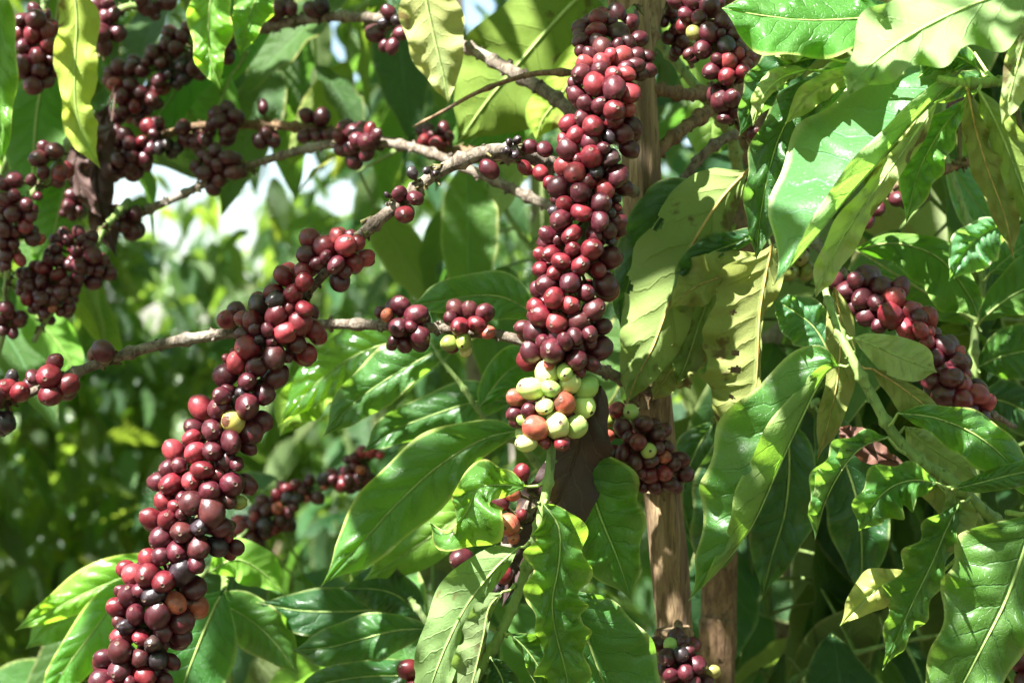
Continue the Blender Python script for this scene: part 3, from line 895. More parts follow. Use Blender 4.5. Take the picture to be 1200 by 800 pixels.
bU4, oU4 = simple_branch('slender grey-green branch sloping from the trunk down to the sky gap at left',
    [(752, 300, 1.27), (735, 262, 1.27), (690, 256, 1.30), (640, 240, 1.33), (560, 203, 1.36), (480, 172, 1.40), (400, 168, 1.44), (330, 182, 1.48), (262, 206, 1.50), (205, 232, 1.52), (165, 250, 1.52), (120, 275, 1.52)],
    [7, 6, 5.5, 5.5, 5.5, 5.5, 5, 5, 5, 5, 5, 4], M['twig'],
    parse("""800 580 42 m;850 630 50 m;950 600 50 m;925 730 55 m;870 690 45 m""", 0, 150, 6)
    + parse("""755 537 28 m;690 590 25 m;725 605 30 m;770 585 26 m;808 557 30 m;823 607 27 n;770 635 25 m;750 660 25 m;720 550 25 m;735 570 24 m""", 0, 0, 3)
    + parse("""40 465 30 m;75 462 28 m;10 450 26 m;35 520 30 m;95 500 32 m;100 460 25 r;45 565 28 m;90 540 25 m;0 480 28 r;5 520 28 m;120 480 22 m;60 495 28 m""", 400, 0, 3),
    3, 38, 0.5)
bU5, oU5 = simple_branch('brown branch running left at mid-height of the upper bunches, thick with dark cherries',
    [(750, 214, 1.25), (690, 198, 1.34), (600, 185, 1.42), (500, 174, 1.46), (420, 160, 1.50), (340, 148, 1.52), (280, 146, 1.53), (220, 150, 1.54), (165, 172, 1.55), (110, 200, 1.56)],
    [6, 6, 6, 6, 5.5, 5.5, 5, 5, 5, 4], M['twig_brown'],
    parse("""307 458 24 m;360 455 24 m;292 498 27 r;340 502 27 r;380 480 18 m;320 475 20 m""", 400, 0, 3)
    + parse("""1078 407 24 m;1132 413 28 m;1072 480 24 m;1115 480 25 m;1150 475 20 m;925 380 20 m;915 495 27 m;960 495 25 m;935 470 20 m;
    645 450 28 m;655 490 25 m;690 500 28 m;720 495 25 m;760 400 25 m;800 380 25 m;830 410 28 m;775 430 28 m;805 460 28 m;745 440 22 m;800 490 22 m;
    700 525 22 m;440 480 28 m;460 510 28 m;425 560 28 m;455 580 28 m;505 555 28 m;480 600 25 m;520 445 25 r;560 435 20 m;545 470 20 m;
    400 540 25 m;390 600 28 n;410 500 25 m;445 540 25 m;500 500 22 r;530 520 25 m;515 580 20 m;560 520 22 b;590 510 22 b;620 520 22 b;600 540 18 b;
    410 465 22 m;470 550 22 m;370 620 22 m;420 600 25 m""", 0, 0, 3), 4, 36, 0.5)
bU6, oU6 = simple_branch('grey branch climbing right to left across the top, small bunch of cherries midway',
    [(742, 170, 1.27), (690, 148, 1.27), (650, 115, 1.28), (600, 84, 1.30), (540, 52, 1.34), (470, 27, 1.38), (430, 21, 1.42), (380, 20, 1.46), (320, 30, 1.50), (262, 48, 1.54), (232, 62, 1.56), (200, 82, 1.57), (160, 115, 1.58)],
    [7, 7, 7, 7, 6, 6, 6, 6, 6, 7, 7, 7, 5], M['twig'],
    parse("""165 42 25 m;120 118 32 m;152 160 22 m;180 165 24 m;195 70 20 b;212 118 25 m;150 80 18 b;-100 35 30 m;-70 20 26 b""", 400, 0, 3)
    + parse("""975 35 35 m;1025 30 22 m;955 50 24 m;990 15 25 m;800 100 25 m;785 140 22 m;800 200 26 m;790 165 22 m;815 75 20 m;
    540 190 30 n;600 120 28 m;585 155 25 m;640 130 22 m;660 100 22 n;620 170 25 m;470 215 24 m;420 240 28 m;390 255 24 m;465 240 28 m;385 285 22 r;
    405 298 28 p;460 300 27 m;430 340 32 m;475 375 27 r;440 390 27 m;415 410 27 m;500 330 25 m;530 350 30 n;555 310 25 r;520 385 22 m;590 260 22 b;
    620 290 24 b;650 270 26 b;680 240 25 m;700 260 22 m;640 230 25 b;570 220 22 n;545 365 22 m;560 285 25 m;500 250 24 m;520 215 20 m;490 410 20 m""", 0, 0, 3), 5, 36, 0.5)
simple_branch('thin bare reddish-brown twig curving left in front of the big yellow-green leaf',
    [(745, 112, 1.25), (700, 90, 1.25), (650, 85, 1.25), (610, 90, 1.26), (560, 108, 1.27), (520, 130, 1.28), (484, 149, 1.29)],
    [5, 4, 3.5, 3, 2.5, 2, 1.2], M['twig_brown'], None, 7, every=0.05)
# right of the trunk
simple_branch('smooth brown branch leaving the thick trunk to the right at the top',
    [(745, 100, 1.22), (775, 106, 1.22), (810, 111, 1.24), (840, 104, 1.27), (900, 90, 1.30)], [7, 7, 7, 7, 6], M['twig_brown'], None, 8)
simple_branch('rough brown branch rising right from the thick trunk below the top cherries',
    [(752, 200, 1.22), (772, 176, 1.22), (800, 152, 1.23), (828, 132, 1.25), (870, 100, 1.28), (930, 60, 1.32)], [8, 7, 7, 8, 8, 6], M['twig_brown'], None, 9)
simple_branch('weathered silver-grey bare stub slanting up right of the thick trunk',
    [(800, 212, 1.25), (820, 186, 1.25), (845, 165, 1.25), (880, 150, 1.26)], [5, 5.5, 5.5, 4], M['twig'], None, 10)
simple_branch('straight greenish stem slanting down right between trunk and top cherry bunch',
    [(735, -30, 1.30), (757, 32, 1.30), (785, 64, 1.30), (812, 98, 1.30), (836, 130, 1.31), (858, 165, 1.33), (868, 230, 1.36)], [6, 6, 6, 6, 6, 7, 7], M['shoot'], None, 11)
simple_branch('forked thick brown limb rising from the trunk at the top edge',
    [(752, 90, 1.24), (762, 40, 1.25), (775, -20, 1.26), (795, -90, 1.28)], [8, 9, 10, 9], M['trunk'], None, 12)
# top right cluster
bT, oT = simple_branch('top branch right of the trunk carrying red cherries and a single yellow-green one',
    [(930, 60, 1.22), (880, 30, 1.18), (840, -20, 1.15), (822, -40, 1.15)], [5, 5, 5, 5], M['twig_brown'], None, 13)
axT = [(795, -30, 1.14), (822, 20, 1.13), (838, 50, 1.12), (852, 85, 1.12), (862, 140, 1.12), (880, 165, 1.13)]
stem(bT, oT, axT, [5, 5, 5, 5, 4, 3], M['twig_brown'], nodes_every=0.03)
fruit(bT, oT, axT, parse("""610 70 105 n;430 30 88 m;290 10 80 m;510 180 75 n;740 210 80 n;620 330 92 m;455 330 72 v;540 500 98 m;785 450 90 b;
    350 260 66 r;410 540 60 n;690 600 60 m;640 710 88 m;805 630 82 p;895 560 68 p;790 760 86 r;925 640 60 r;
    940 720 68 r;1000 590 66 r;380 140 80 m;690 30 70 m;850 350 70 m;720 340 50 m;900 480 60 m""", 760, 0, 8.57)
    + parse("""140 355 40 m;115 330 28 m;155 410 28 m;188 395 26 m;250 470 25 m;170 350 30 m;200 260 28 m;215 230 26 r;235 200 24 r""", 800, 0, 3), 40, 0.5, None, 14)
simple_branch('small shaded bunch of brownish cherries on a twig between trunk and top bunch',
    [(768, -30, 1.28), (782, 10, 1.27), (798, 50, 1.27), (812, 80, 1.27)], [4, 4, 3, 3], M['twig_brown'],
    parse("""230 130 60 n;150 220 60 m;200 380 66 n;340 430 66 n;280 300 60 m;290 500 60 m;410 420 50 v;270 220 50 b;380 520 50 n;350 350 50 m""", 760, 0, 8.57), 15, 30, 0.6)
# cluster C on the trunk
simple_branch('round mixed bunch of dark, green and orange cherries hugging the thick trunk',
    [(748, 452, 1.22), (742, 478, 1.17), (752, 515, 1.16), (765, 545, 1.165), (768, 575, 1.18)], [5, 5, 4, 4, 3], M['twig_brown'],
    parse("""170 165 48 p;120 220 45 v;262 175 48 g;115 320 42 o;215 275 55 m;345 250 55 n;305 360 50 r;425 320 55 m;485 390 42 m;375 418 45 g;
    470 455 42 o;215 430 50 m;150 430 50 m;105 440 35 o;285 480 55 n;385 470 50 m;190 530 50 n;275 610 48 m;380 565 52 r;475 550 48 p;405 640 45 m;
    505 620 55 m;575 470 52 m;600 560 48 m;545 640 40 m;525 500 40 m;460 290 50 m;330 550 40 m;430 400 40 m;250 330 40 m;350 640 35 m""", 690, 450, 5.33), 16, 34, 0.5)
simple_branch('small bunch with one green cherry low on the thick trunk, partly cut by the frame',
    [(795, 730, 1.20), (792, 765, 1.16), (795, 800, 1.16), (798, 840, 1.17)], [5, 4, 4, 3], M['twig_brown'],
    parse("""1110 665 28 m;1175 635 28 m;1160 668 24 g;1150 710 32 m;1190 700 27 b;1165 770 30 m;1200 660 25 m;1215 690 28 m;1240 740 38 m;1305 762 25 v;
    1280 795 25 m;1205 760 30 m;1230 800 30 m;1140 750 28 m;1180 830 32 m""", 400, 533, 3), 17, 34, 0.5)
# back strand (out of focus)
simple_branch('blurred reddish strand of cherries slanting up right behind the long left strand',
    [(500, 470, 1.66), (455, 510, 1.66), (428, 540, 1.66), (398, 562, 1.66), (362, 578, 1.66), (325, 595, 1.66), (300, 615, 1.66), (272, 640, 1.66), (230, 680, 1.66)],
    [4, 4, 4, 4, 4, 4, 4, 4, 3], M['shoot'],
    parse("""110 590 48 p;80 640 36 r;200 600 50 m;222 540 35 p;265 450 45 m;230 500 45 m;300 500 45 m;365 400 38 r;370 490 42 o;285 600 55 b;350 620 48 r;
    430 590 48 m;445 520 45 m;200 690 50 n;240 720 45 n;290 650 45 n;140 620 45 r;60 680 40 v;90 750 55 m;435 360 38 r;497 335 38 r;450 420 40 b;
    505 425 40 b;568 425 26 o;585 300 38 n;640 420 45 n;690 295 45 b;685 348 20 o;800 320 55 r;855 290 40 m;905 290 45 m;950 300 45 r;890 150 35 m;
    940 110 40 p;995 110 40 p;1055 128 30 p;885 220 40 r;925 230 30 o;960 245 35 m;850 240 36 m;910 330 34 m;750 300 34 m;540 380 36 m;480 480 36 n;390 560 40 n""", 260, 510, 5.715),
    18, 36, 0.6)
# left bunches
simple_branch('green twig at the far left edge with hanging bunches of red cherries in a column',
    [(100, 120, 1.40), (72, 185, 1.40), (46, 218, 1.40), (28, 240, 1.40), (14, 280, 1.41), (8, 330, 1.42), (6, 380, 1.43), (-10, 440, 1.44)],
    [4, 5, 5, 4, 4, 4, 4, 3], M['shoot'],
    parse("""275 215 60 n;385 160 62 n;310 140 50 m;305 315 48 m;425 325 55 r;405 375 45 n;105 370 55 m;25 400 50 m;220 365 40 m;40 510 55 m;100 475 40 m;
    185 540 45 m;265 480 35 m;95 600 60 m;215 620 45 m;180 690 50 r;40 720 50 m;100 730 40 m;255 780 45 o;20 640 40 n;10 570 35 m""", 0, 150, 6)
    + parse("""45 60 50 m;20 145 50 m;95 155 42 m;45 235 45 m;15 280 45 m;35 300 35 m;140 265 45 p;240 120 50 n;50 610 48 m;20 680 40 m;130 680 52 m;
    60 650 40 m;90 780 40 m;10 600 35 m;20 760 40 m""", 0, 260, 6), 19, 40, 0.5)
simple_branch('twig bearing the broad grape-like bunch of red cherries below the withered leaf',
    [(150, 235, 1.52), (122, 268, 1.45), (105, 300, 1.44), (80, 330, 1.44), (62, 360, 1.44), (40, 400, 1.45)], [4, 4, 4, 4, 4, 3], M['shoot'],
    parse("""450 85 45 m;555 75 48 m;640 105 45 m;400 130 45 m;480 130 45 m;395 190 42 m;540 215 48 m;625 170 40 m;640 240 55 m;345 230 40 m;350 275 45 m;
    430 275 40 m;485 300 45 m;570 310 52 m;310 320 60 r;250 310 40 r;205 370 52 m;155 360 40 m;410 370 52 r;300 425 52 m;550 380 45 m;685 335 45 m;
    730 265 38 m;765 360 48 m;660 420 58 m;165 440 40 m;215 470 52 n;430 490 52 m;520 480 45 m;310 540 52 m;200 535 48 r;480 600 45 m;430 630 35 m;
    310 640 40 m;270 580 40 m;230 610 35 m;370 560 40 n;370 600 30 o;480 540 35 n;460 430 40 m;260 520 40 m;600 260 40 m;590 130 40 m;700 380 40 m;
    620 330 40 m;360 490 40 m""", 0, 260, 6), 20, 30, 0.6)
simple_branch('twig tip with the red cherry bunch in the top left corner beside yellow leaf',
    [(60, -20, 1.42), (48, 20, 1.41), (42, 60, 1.41), (42, 95, 1.41)], [4, 4, 3, 2], M['shoot'],
    parse("""75 70 28 m;128 68 35 m;85 165 28 m;115 120 30 r;165 110 28 r;165 165 30 r;85 235 38 m;135 195 30 r;140 250 30 m;185 215 28 m;120 300 32 m;
    160 285 25 m;190 250 22 m;70 120 25 r;120 35 25 m;190 180 22 m""", 0, 0, 3), 21, 30, 0.5)
simple_branch('top edge twig with two dark red bunches right of the yellow leaf strip',
    [(215, -20, 1.50), (170, 5, 1.49), (140, 12, 1.48), (120, 40, 1.48), (118, 60, 1.48)], [5, 5, 4, 4, 3], M['shoot'],
    parse("""340 20 28 m;380 15 25 m;370 60 30 m;355 120 32 m;412 118 30 m;350 88 24 m;365 160 28 n;330 140 20 m;515 25 32 m;580 8 25 m;540 50 20 m;500 5 20 m;
    330 50 26 m;400 50 22 m""", 0, 0, 3), 22, 30, 0.5)
simple_branch('shaded bunch of dark cherries behind the withered brown leaf',
    [(60, 190, 1.62), (85, 215, 1.62), (92, 240, 1.62)], [3, 3, 2], M['shoot'],
    parse("""500 560 50 m;540 580 40 m;520 480 45 m;480 530 40 m;560 500 35 m;450 600 36 m;510 610 36 m""", 0, 150, 6), 25, 30, 0.4)
# right
simple_branch('brown twig at right edge running down left to two small red bunches',
    [(1240, 155, 1.30), (1200, 172, 1.29), (1150, 185, 1.28), (1100, 200, 1.27), (1060, 213, 1.26), (1020, 235, 1.26), (1000, 262, 1.27)],
    [8, 6, 5, 5, 5, 5, 4], M['twig_brown'],
    parse("""975 350 35 m;835 675 32 m;795 710 30 m;757 700 27 m;685 735 26 m;650 775 25 m;780 615 20 r;820 610 20 r;895 455 22 r;950 380 24 m;1000 340 24 m;
    1130 125 24 m;1125 150 20 m""", 800, 0, 3), 26, 30, 0.4)
b, o = simple_branch('right-hand branch with a slanting strand of red cherries above the green shoot leaves',
    [(940, 270, 1.20), (975, 305, 1.17), (1010, 345, 1.15), (1055, 375, 1.14), (1085, 395, 1.14), (1105, 430, 1.14), (1120, 460, 1.14), (1150, 478, 1.14), (1190, 500, 1.16)],
    [6, 6, 5, 5, 4, 4, 4, 4, 3], M['twig'],
    parse("""75 115 42 m;212 105 53 m;140 160 48 m;292 148 48 m;380 152 46 m;210 210 50 m;345 202 52 p;232 280 48 m;333 277 56 r;430 262 45 p;
    508 290 46 p;402 335 44 p;467 340 40 p;512 360 30 p;505 400 35 p;160 240 35 m;585 425 50 m;650 455 32 p;555 490 42 m;640 505 52 m;
    530 585 45 m;610 565 50 m;675 555 35 r;650 610 55 p;600 640 57 m;735 650 45 p;695 705 58 m;785 695 40 p;760 740 42 m;540 640 40 b;
    460 290 40 m;260 220 40 m;170 120 40 m;580 520 40 m;660 660 44 r;280 320 36 m""", 960, 300, 4), 27, 34, 0.7)
simple_branch('unripe green berry pair on a stub where the upper right leaves meet',
    [(955, 275, 1.22), (940, 300, 1.20), (930, 318, 1.20)], [5, 4, 3], M['shoot'],
    parse("""935 300 12 v;925 318 11 v;945 318 10 v""", 0, 0, 1), 28, 20, 0.3)
simple_branch('lone dark cherries at the bottom right corner behind a big leaf',
    [(1240, 730, 1.12), (1215, 760, 1.10), (1200, 800, 1.10)], [4, 4, 3], M['twig_brown'],
    parse("""1196 772 14 m;1206 752 13 m;1215 782 14 m;1204 798 13 m""", 0, 0, 1), 29, 20, 0.3)
simple_branch('single red cherry on a stalk at the bottom edge, left of the pale leaf',
    [(500, 830, 1.10), (492, 805, 1.10), (486, 790, 1.10)], [3, 2.5, 2], M['shoot'],
    parse("""479 784 12.5 r;485 806 11 r""", 0, 0, 1), 30, 20, 0.0)
# ================================================================== LEAVES ON SHOOTS
def shoot(label, axis, rads, mat='shoot', every=0.03, seed=1):
    return simple_branch(label, axis, rads, M[mat], None, seed, every=every, ridge=0.05)


# yellowing leaves between trunk and right-hand leaves
b, o = shoot('drooping twig with big yellowing insect-eaten leaves right of the central strand',
             [(930, 268, 1.22), (905, 290, 1.19), (895, 255, 1.19), (880, 205, 1.19)], [4, 3, 2.5, 2])
leaf(b, o, 1.17, [(878, 198, 0, 4, 3), (846, 232, 0, 22, 42, 0.9, 1.6), (812, 285, 0, 38, 56, 1.2, 1.8), (788, 345, 0, 30, 56, 1.2, 1.4), (766, 405, 0, 30, 44, 0.8, 0.8), (745, 445, 0, 16, 20), (734, 476, 0.3, 3, 3)],
     'leaf_yellow', wave=0.35, nw=3, quilt=1.2, top=False, rib='rib_brown', rag=0.12, label='large yellowing leaf with bitten edges', seed=2.2, nt=110, ns=16,
     col=(0.82, 1.0, 0.95), holes=((0.52, 0.97, 0.022, 0.16), (0.33, 0.97, 0.02, 0.2), (0.4, -0.97, 0.02, 0.15)))
leaf(b, o, 1.20, [(838, 215, 0, 3, 3), (782, 245, 0, 6, 34), (748, 300, 0, 14, 26), (732, 350, 0, 10, 14), (727, 385, 0.2, 2, 2)], 'leaf_dark', wave=0.4, nw=3, seed=8)
leaf(b, o, 1.15, [(918, 292, 0, 3, 3), (888, 305, 0, 14, 12), (850, 322, 0, 16, 30), (812, 338, 0, 22, 24), (784, 362, 0, 2, 3)], 'leaf_yellow', wave=0.5, nw=3,
     top=False, rib='rib_brown', seed=4.4, rag=0.3)
leaf(b, o, 1.16, [(900, 268, 0, 3, 3), (862, 285, 0, 8, 16), (820, 305, 0, 8, 20), (783, 355, 0, 2, 3)], 'leaf_dark', wave=0.4, nw=3, seed=14.4)
leaf(b, o, 1.14, [(905, 286, 0, 5, 4), (897, 325, 0, 22, 48, 0.8, 0), (890, 370, 0, 6, 60), (888, 415, 0, 4, 62), (884, 458, 0, 6, 64), (864, 495, 0.2, 8, 40), (834, 524, 0.4, 3, 3)],
     'leaf_yellow', wave=0.4, nw=4, quilt=1.1, top=False, rib='rib_brown', rag=0.15, label='tattered yellow-green leaf with torn holes', seed=6.6, nt=130, ns=20,
     holes=((0.50, 0.42, 0.012, 0.07), (0.57, 0.40, 0.018, 0.12), (0.74, 0.38, 0.01, 0.07), (0.33, 0.52, 0.008, 0.06)))
leaf(b, o, 1.185, [(862, 262, 0, 4, 4), (842, 310, 0, 20, 22), (824, 365, 0, 24, 26), (806, 420, 0, 18, 20), (792, 452, 0.2, 3, 3)], 'leaf_under', wave=0.6, nw=3, top=False, seed=18.3,
     col=(0.9, 0.95, 0.7))
leaf(b, o, 1.19, [(832, 385, 0, 8, 8), (805, 415, 0, 24, 22), (782, 440, 0, 24, 18), (764, 470, 0.2, 3, 3)], 'leaf_yellow', wave=0.6, nw=3, top=False, rag=0.3, seed=8.3, rib='rib_brown')
# green shoot in the right half
b, o = shoot('green shoot running from mid-right down to the lower right with large glossy leaves',
             [(962, 320, 1.10), (970, 350, 1.08), (982, 385, 1.06), (1001, 425, 1.05), (1020, 460, 1.05), (1045, 505, 1.05), (1075, 538, 1.05), (1110, 560, 1.05),
              (1135, 582, 1.05), (1180, 620, 1.06)], [3.5, 4.5, 5, 5.5, 6, 6, 6.5, 7, 7, 6], every=0.027)
leaf(b, o, 1.06, [(985, 428, 0, 5, 4), (965, 440, 0, -12, 44, -0.5, 0.3), (932, 505, 0, -30, 76, -0.9, 0.5), (905, 565, 0, -36, 82, -0.9, 0.6), (880, 618, 0, -28, 66, -0.7, 0.5), (842, 668, 0.2, -10, 34, -0.4, 0.3), (806, 704, 0.4, 3, 3)],
     'leaf', wave=0.4, nw=4, petiole=(1000, 425, 1.05), label='long green leaf with one side folded over, pale underside showing', seed=1.2, nt=60, col=(1.1, 1.1, 1.1))
leaf(b, o, 1.10, [(978, 336, 0, 4, 4), (985, 380, 0, 16, 18), (982, 440, 0, 20, 14), (972, 490, 0, 16, 14), (958, 538, 0.2, 2, 3)], 'leaf_olive', wave=0.3, nw=3, top=False,
     rib='rib_brown', seed=3)
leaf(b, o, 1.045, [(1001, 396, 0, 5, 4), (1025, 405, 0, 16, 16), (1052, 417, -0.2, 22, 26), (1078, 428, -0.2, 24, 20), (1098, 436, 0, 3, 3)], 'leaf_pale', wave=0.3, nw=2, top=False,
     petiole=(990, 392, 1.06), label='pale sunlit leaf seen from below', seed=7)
leaf(b, o, 1.05, [(1022, 432, 0, 4, 3), (1048, 448, 0, 8, 16), (1075, 468, 0, 12, 24), (1100, 490, 0, 8, 14), (1118, 505, 0.2, 2, 2)], 'leaf_olive', wave=0.3, nw=2.5, top=False,
     petiole=(1003, 425, 1.05), rib='rib_brown', seed=10)
leaf(b, o, 1.035, [(1052, 484, 0, 4, 3), (1090, 488, 0, 14, 18), (1130, 502, 0, 24, 30), (1165, 525, 0, 24, 30), (1200, 560, 0.2, 14, 16), (1230, 600, 0.4, 3, 3)], 'leaf', wave=0.4, nw=4,
     petiole=(1040, 500, 1.05), seed=2.6, col=(1.2, 1.2, 1.0))
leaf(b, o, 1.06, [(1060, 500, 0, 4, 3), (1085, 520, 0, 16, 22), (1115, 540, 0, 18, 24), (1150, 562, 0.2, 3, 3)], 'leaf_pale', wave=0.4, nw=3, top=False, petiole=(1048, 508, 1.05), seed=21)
leaf(b, o, 1.03, [(1040, 512, 0, 5, 5), (1012, 522, -0.3, -10, 18), (990, 545, -0.5, -18, 26), (968, 585, -0.5, -20, 22), (955, 632, 0.1, 3, 4)], 'leaf', wave=1.15, nw=4, quilt=1.8,
     petiole=(1062, 532, 1.05), seed=13.2, label='wavy curled leaf, half in bright sun', col=(1.1, 1.1, 1.3))
leaf(b, o, 1.02, [(1098, 566, 0, 6, 6), (1072, 562, -0.4, 28, 18), (1045, 570, -0.7, 32, 28), (1022, 592, -0.7, 30, 22), (1006, 622, -0.2, 5, 5)], 'leaf', wave=1.2, nw=3.5, quilt=2,
     petiole=(1120, 570, 1.05), seed=17.7, label='cupped glossy leaf with rolled edges', col=(1.1, 1.1, 1.2))
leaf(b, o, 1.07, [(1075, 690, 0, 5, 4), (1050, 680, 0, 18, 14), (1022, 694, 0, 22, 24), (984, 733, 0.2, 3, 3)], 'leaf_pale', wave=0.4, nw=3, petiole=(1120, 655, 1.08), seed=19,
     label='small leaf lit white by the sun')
leaf(b, o, 1.04, [(1125, 588, 0, 6, 6), (1108, 622, 0, 16, 24, 0.4, -0.8), (1092, 660, 0, 18, 32), (1070, 705, 0, 22, 34), (1052, 745, 0, 14, 16), (1034, 785, 0.2, 4, 4)], 'leaf', wave=1.25, nw=5,
     petiole=(1140, 578, 1.05), seed=23.5, label='narrow leaf with deeply waved pale margin', quilt=1.6, nt=60)
leaf(b, o, 1.02, [(1215, 598, 0.2, 8, 10), (1198, 650, 0, 30, 72), (1178, 705, 0, 38, 76), (1150, 760, 0, 44, 56), (1118, 822, 0.2, 40, 40), (1080, 900, 0.5, 4, 4)], 'leaf', wave=0.45, nw=4,
     petiole=(1180, 600, 1.05), quilt=1.4, label='big dark green leaf filling the bottom right corner', seed=31, nt=56)
leaf(b, o, 1.03, [(1120, 572, 0, 4, 4), (1150, 565, 0, 10, 12), (1185, 556, 0, 14, 16), (1240, 545, 0.2, 12, 14)], 'leaf', wave=0.3, nw=2, petiole=(1112, 568, 1.05), seed=33)
leaf(b, o, 1.05, [(1110, 560, 0, 4, 3), (1120, 590, 0, 20, 14), (1118, 620, 0, 22, 14), (1100, 655, 0, 3, 3)], 'leaf_pale', wave=0.6, nw=3, top=False, petiole=(1108, 556, 1.05), seed=35)
leaf(b, o, 1.09, [(1070, 535, 0, 4, 4), (1092, 560, 0, 16, 22), (1120, 590, 0, 18, 20), (1160, 620, 0.2, 3, 3)], 'leaf_olive', wave=0.4, nw=3, top=False, petiole=(1064, 530, 1.05), seed=36)
leaf(b, o, 1.16, [(1060, 545, 0, 4, 4), (1025, 530, 0, 14, 12), (998, 512, 0, 16, 14), (982, 500, 0.2, 3, 3)], 'leaf_dry', wave=0.6, nw=3, rib='rib_dry', seed=37, rag=0.3, col=(2.2, 1.9, 1.4),
     label='brown half-withered leaf behind the shoot')
leaf(b, o, 1.16, [(975, 420, 0, 6, 6), (955, 385, 0, 30, 26), (930, 365, 0, 26, 22), (905, 350, 0.2, 4, 4)], 'leaf', wave=0.3, nw=3, seed=38, col=(1.3, 1.3, 2.2))

# dark leaves that hide the thinner trunk
b, o = shoot('short shaded twig whose dark leaves hang over the thinner trunk',
             [(960, 470, 1.34), (915, 480, 1.33), (870, 478, 1.32), (835, 490, 1.32)], [4, 3.5, 3, 2])
leaf(b, o, 1.30, [(872, 482, 0, 5, 5), (862, 530, 0, 34, 32), (850, 590, 0, 42, 40), (838, 640, 0, 26, 28), (826, 682, 0.2, 3, 3)], 'leaf_dark', wave=0.5, nw=3, seed=110, petiole=(874, 478, 1.32))
leaf(b, o, 1.28, [(920, 486, 0, 5, 5), (925, 540, 0, 32, 34), (920, 600, 0, 38, 40), (905, 650, 0, 24, 26), (893, 700, 0.2, 3, 3)], 'leaf_dark', wave=0.5, nw=3, seed=111, petiole=(915, 480, 1.33))
leaf(b, o, 1.31, [(955, 476, 0, 5, 5), (985, 530, 0, 34, 34), (1005, 590, 0, 42, 40), (1010, 650, 0, 26, 26), (1008, 700, 0.2, 3, 3)], 'leaf_dark', wave=0.5, nw=3, seed=112, petiole=(950, 472, 1.34))
leaf(b, o, 1.34, [(838, 492, 0, 5, 5), (815, 530, 0, 26, 26), (800, 580, 0, 30, 30), (812, 640, 0.2, 3, 3)], 'leaf_dark', wave=0.4, nw=3, seed=113, petiole=(835, 490, 1.32))

# upper right shoot with the very large leaves, nearer than the rest
b, o = shoot('upper right green shoot carrying the very large sunlit leaves',
             [(1260, 60, 1.00), (1200, 88, 0.99), (1165, 96, 0.99), (1130, 98, 0.99), (1100, 92, 1.0)], [6, 6, 6, 6, 4])
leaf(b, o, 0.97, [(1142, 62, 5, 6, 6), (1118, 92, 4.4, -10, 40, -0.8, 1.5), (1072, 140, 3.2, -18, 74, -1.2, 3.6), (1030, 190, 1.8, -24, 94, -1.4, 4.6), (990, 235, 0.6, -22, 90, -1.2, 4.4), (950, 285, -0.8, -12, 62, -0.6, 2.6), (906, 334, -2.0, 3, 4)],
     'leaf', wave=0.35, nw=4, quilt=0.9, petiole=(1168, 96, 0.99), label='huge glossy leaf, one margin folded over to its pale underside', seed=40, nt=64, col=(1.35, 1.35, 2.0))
leaf(b, o, 0.985, [(1098, 120, 0, 5, 5), (1062, 172, 0, 14, 10), (1028, 220, 0, 14, 14), (990, 275, 0, 18, 18), (968, 318, 0, 14, 14), (955, 350, 0.2, 3, 3)], 'leaf_pale', wave=0.6, nw=4, top=False,
     petiole=(1130, 98, 0.99), seed=41)
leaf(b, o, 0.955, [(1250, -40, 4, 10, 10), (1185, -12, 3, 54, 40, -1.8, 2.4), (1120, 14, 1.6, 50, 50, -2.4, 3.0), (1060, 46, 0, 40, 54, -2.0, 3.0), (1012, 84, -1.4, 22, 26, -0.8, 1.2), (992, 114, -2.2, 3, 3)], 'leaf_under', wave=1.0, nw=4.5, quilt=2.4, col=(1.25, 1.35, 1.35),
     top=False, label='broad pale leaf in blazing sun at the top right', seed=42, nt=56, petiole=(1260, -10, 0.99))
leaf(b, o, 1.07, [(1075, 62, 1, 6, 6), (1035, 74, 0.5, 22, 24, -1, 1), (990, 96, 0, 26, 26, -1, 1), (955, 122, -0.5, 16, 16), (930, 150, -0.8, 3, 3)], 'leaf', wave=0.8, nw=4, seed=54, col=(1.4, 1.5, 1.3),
     petiole=(1110, 60, 1.0))
leaf(b, o, 1.01, [(1130, 118, 0, 5, 5), (1098, 160, 0, 22, 20), (1075, 205, 0, 24, 20), (1062, 262, 0.2, 3, 3)], 'leaf', wave=0.7, nw=4, seed=55, petiole=(1140, 98, 1.0), col=(1.2, 1.3, 1.1))
leaf(b, o, 1.00, [(1060, 16, 1, 8, 8), (1005, 22, 0.5, 34, 30, -1, 1.5), (945, 24, 0, 44, 34, -1, 1.6), (890, 18, 0, 40, 30, -0.8, 1.4), (846, 10, 0.3, 8, 10)], 'leaf', wave=0.5, nw=3, seed=43, col=(1.2, 1.3, 1.0),
     label='green leaf across the top edge over the red cherries', petiole=(1100, 40, 1.0))
leaf(b, o, 1.02, [(985, 40, 0, 5, 5), (950, 48, 0, 14, 16), (925, 62, 0, 12, 14), (908, 66, 0.2, 3, 3)], 'leaf_pale', wave=0.6, nw=3, top=False, seed=44, petiole=(1030, 60, 1.0))
leaf(b, o, 1.04, [(1000, 82, 0, 5, 5), (955, 105, 0, 22, 20), (918, 150, 0, 34, 26), (900, 205, 0, 34, 26), (890, 260, 0, 24, 16), (886, 305, 0.2, 3, 3)], 'leaf_dark', wave=0.7, nw=5, quilt=1.6, seed=45,
     petiole=(1050, 90, 1.02), label='dark glossy leaf with scalloped edge behind the huge leaf')
leaf(b, o, 1.03, [(962, 66, 0, 5, 5), (920, 78, 0, 16, 26), (890, 112, 0, 18, 22), (866, 160, 0.2, 3, 3)], 'leaf_dark', wave=0.7, nw=4, seed=46, petiole=(1010, 74, 1.02))
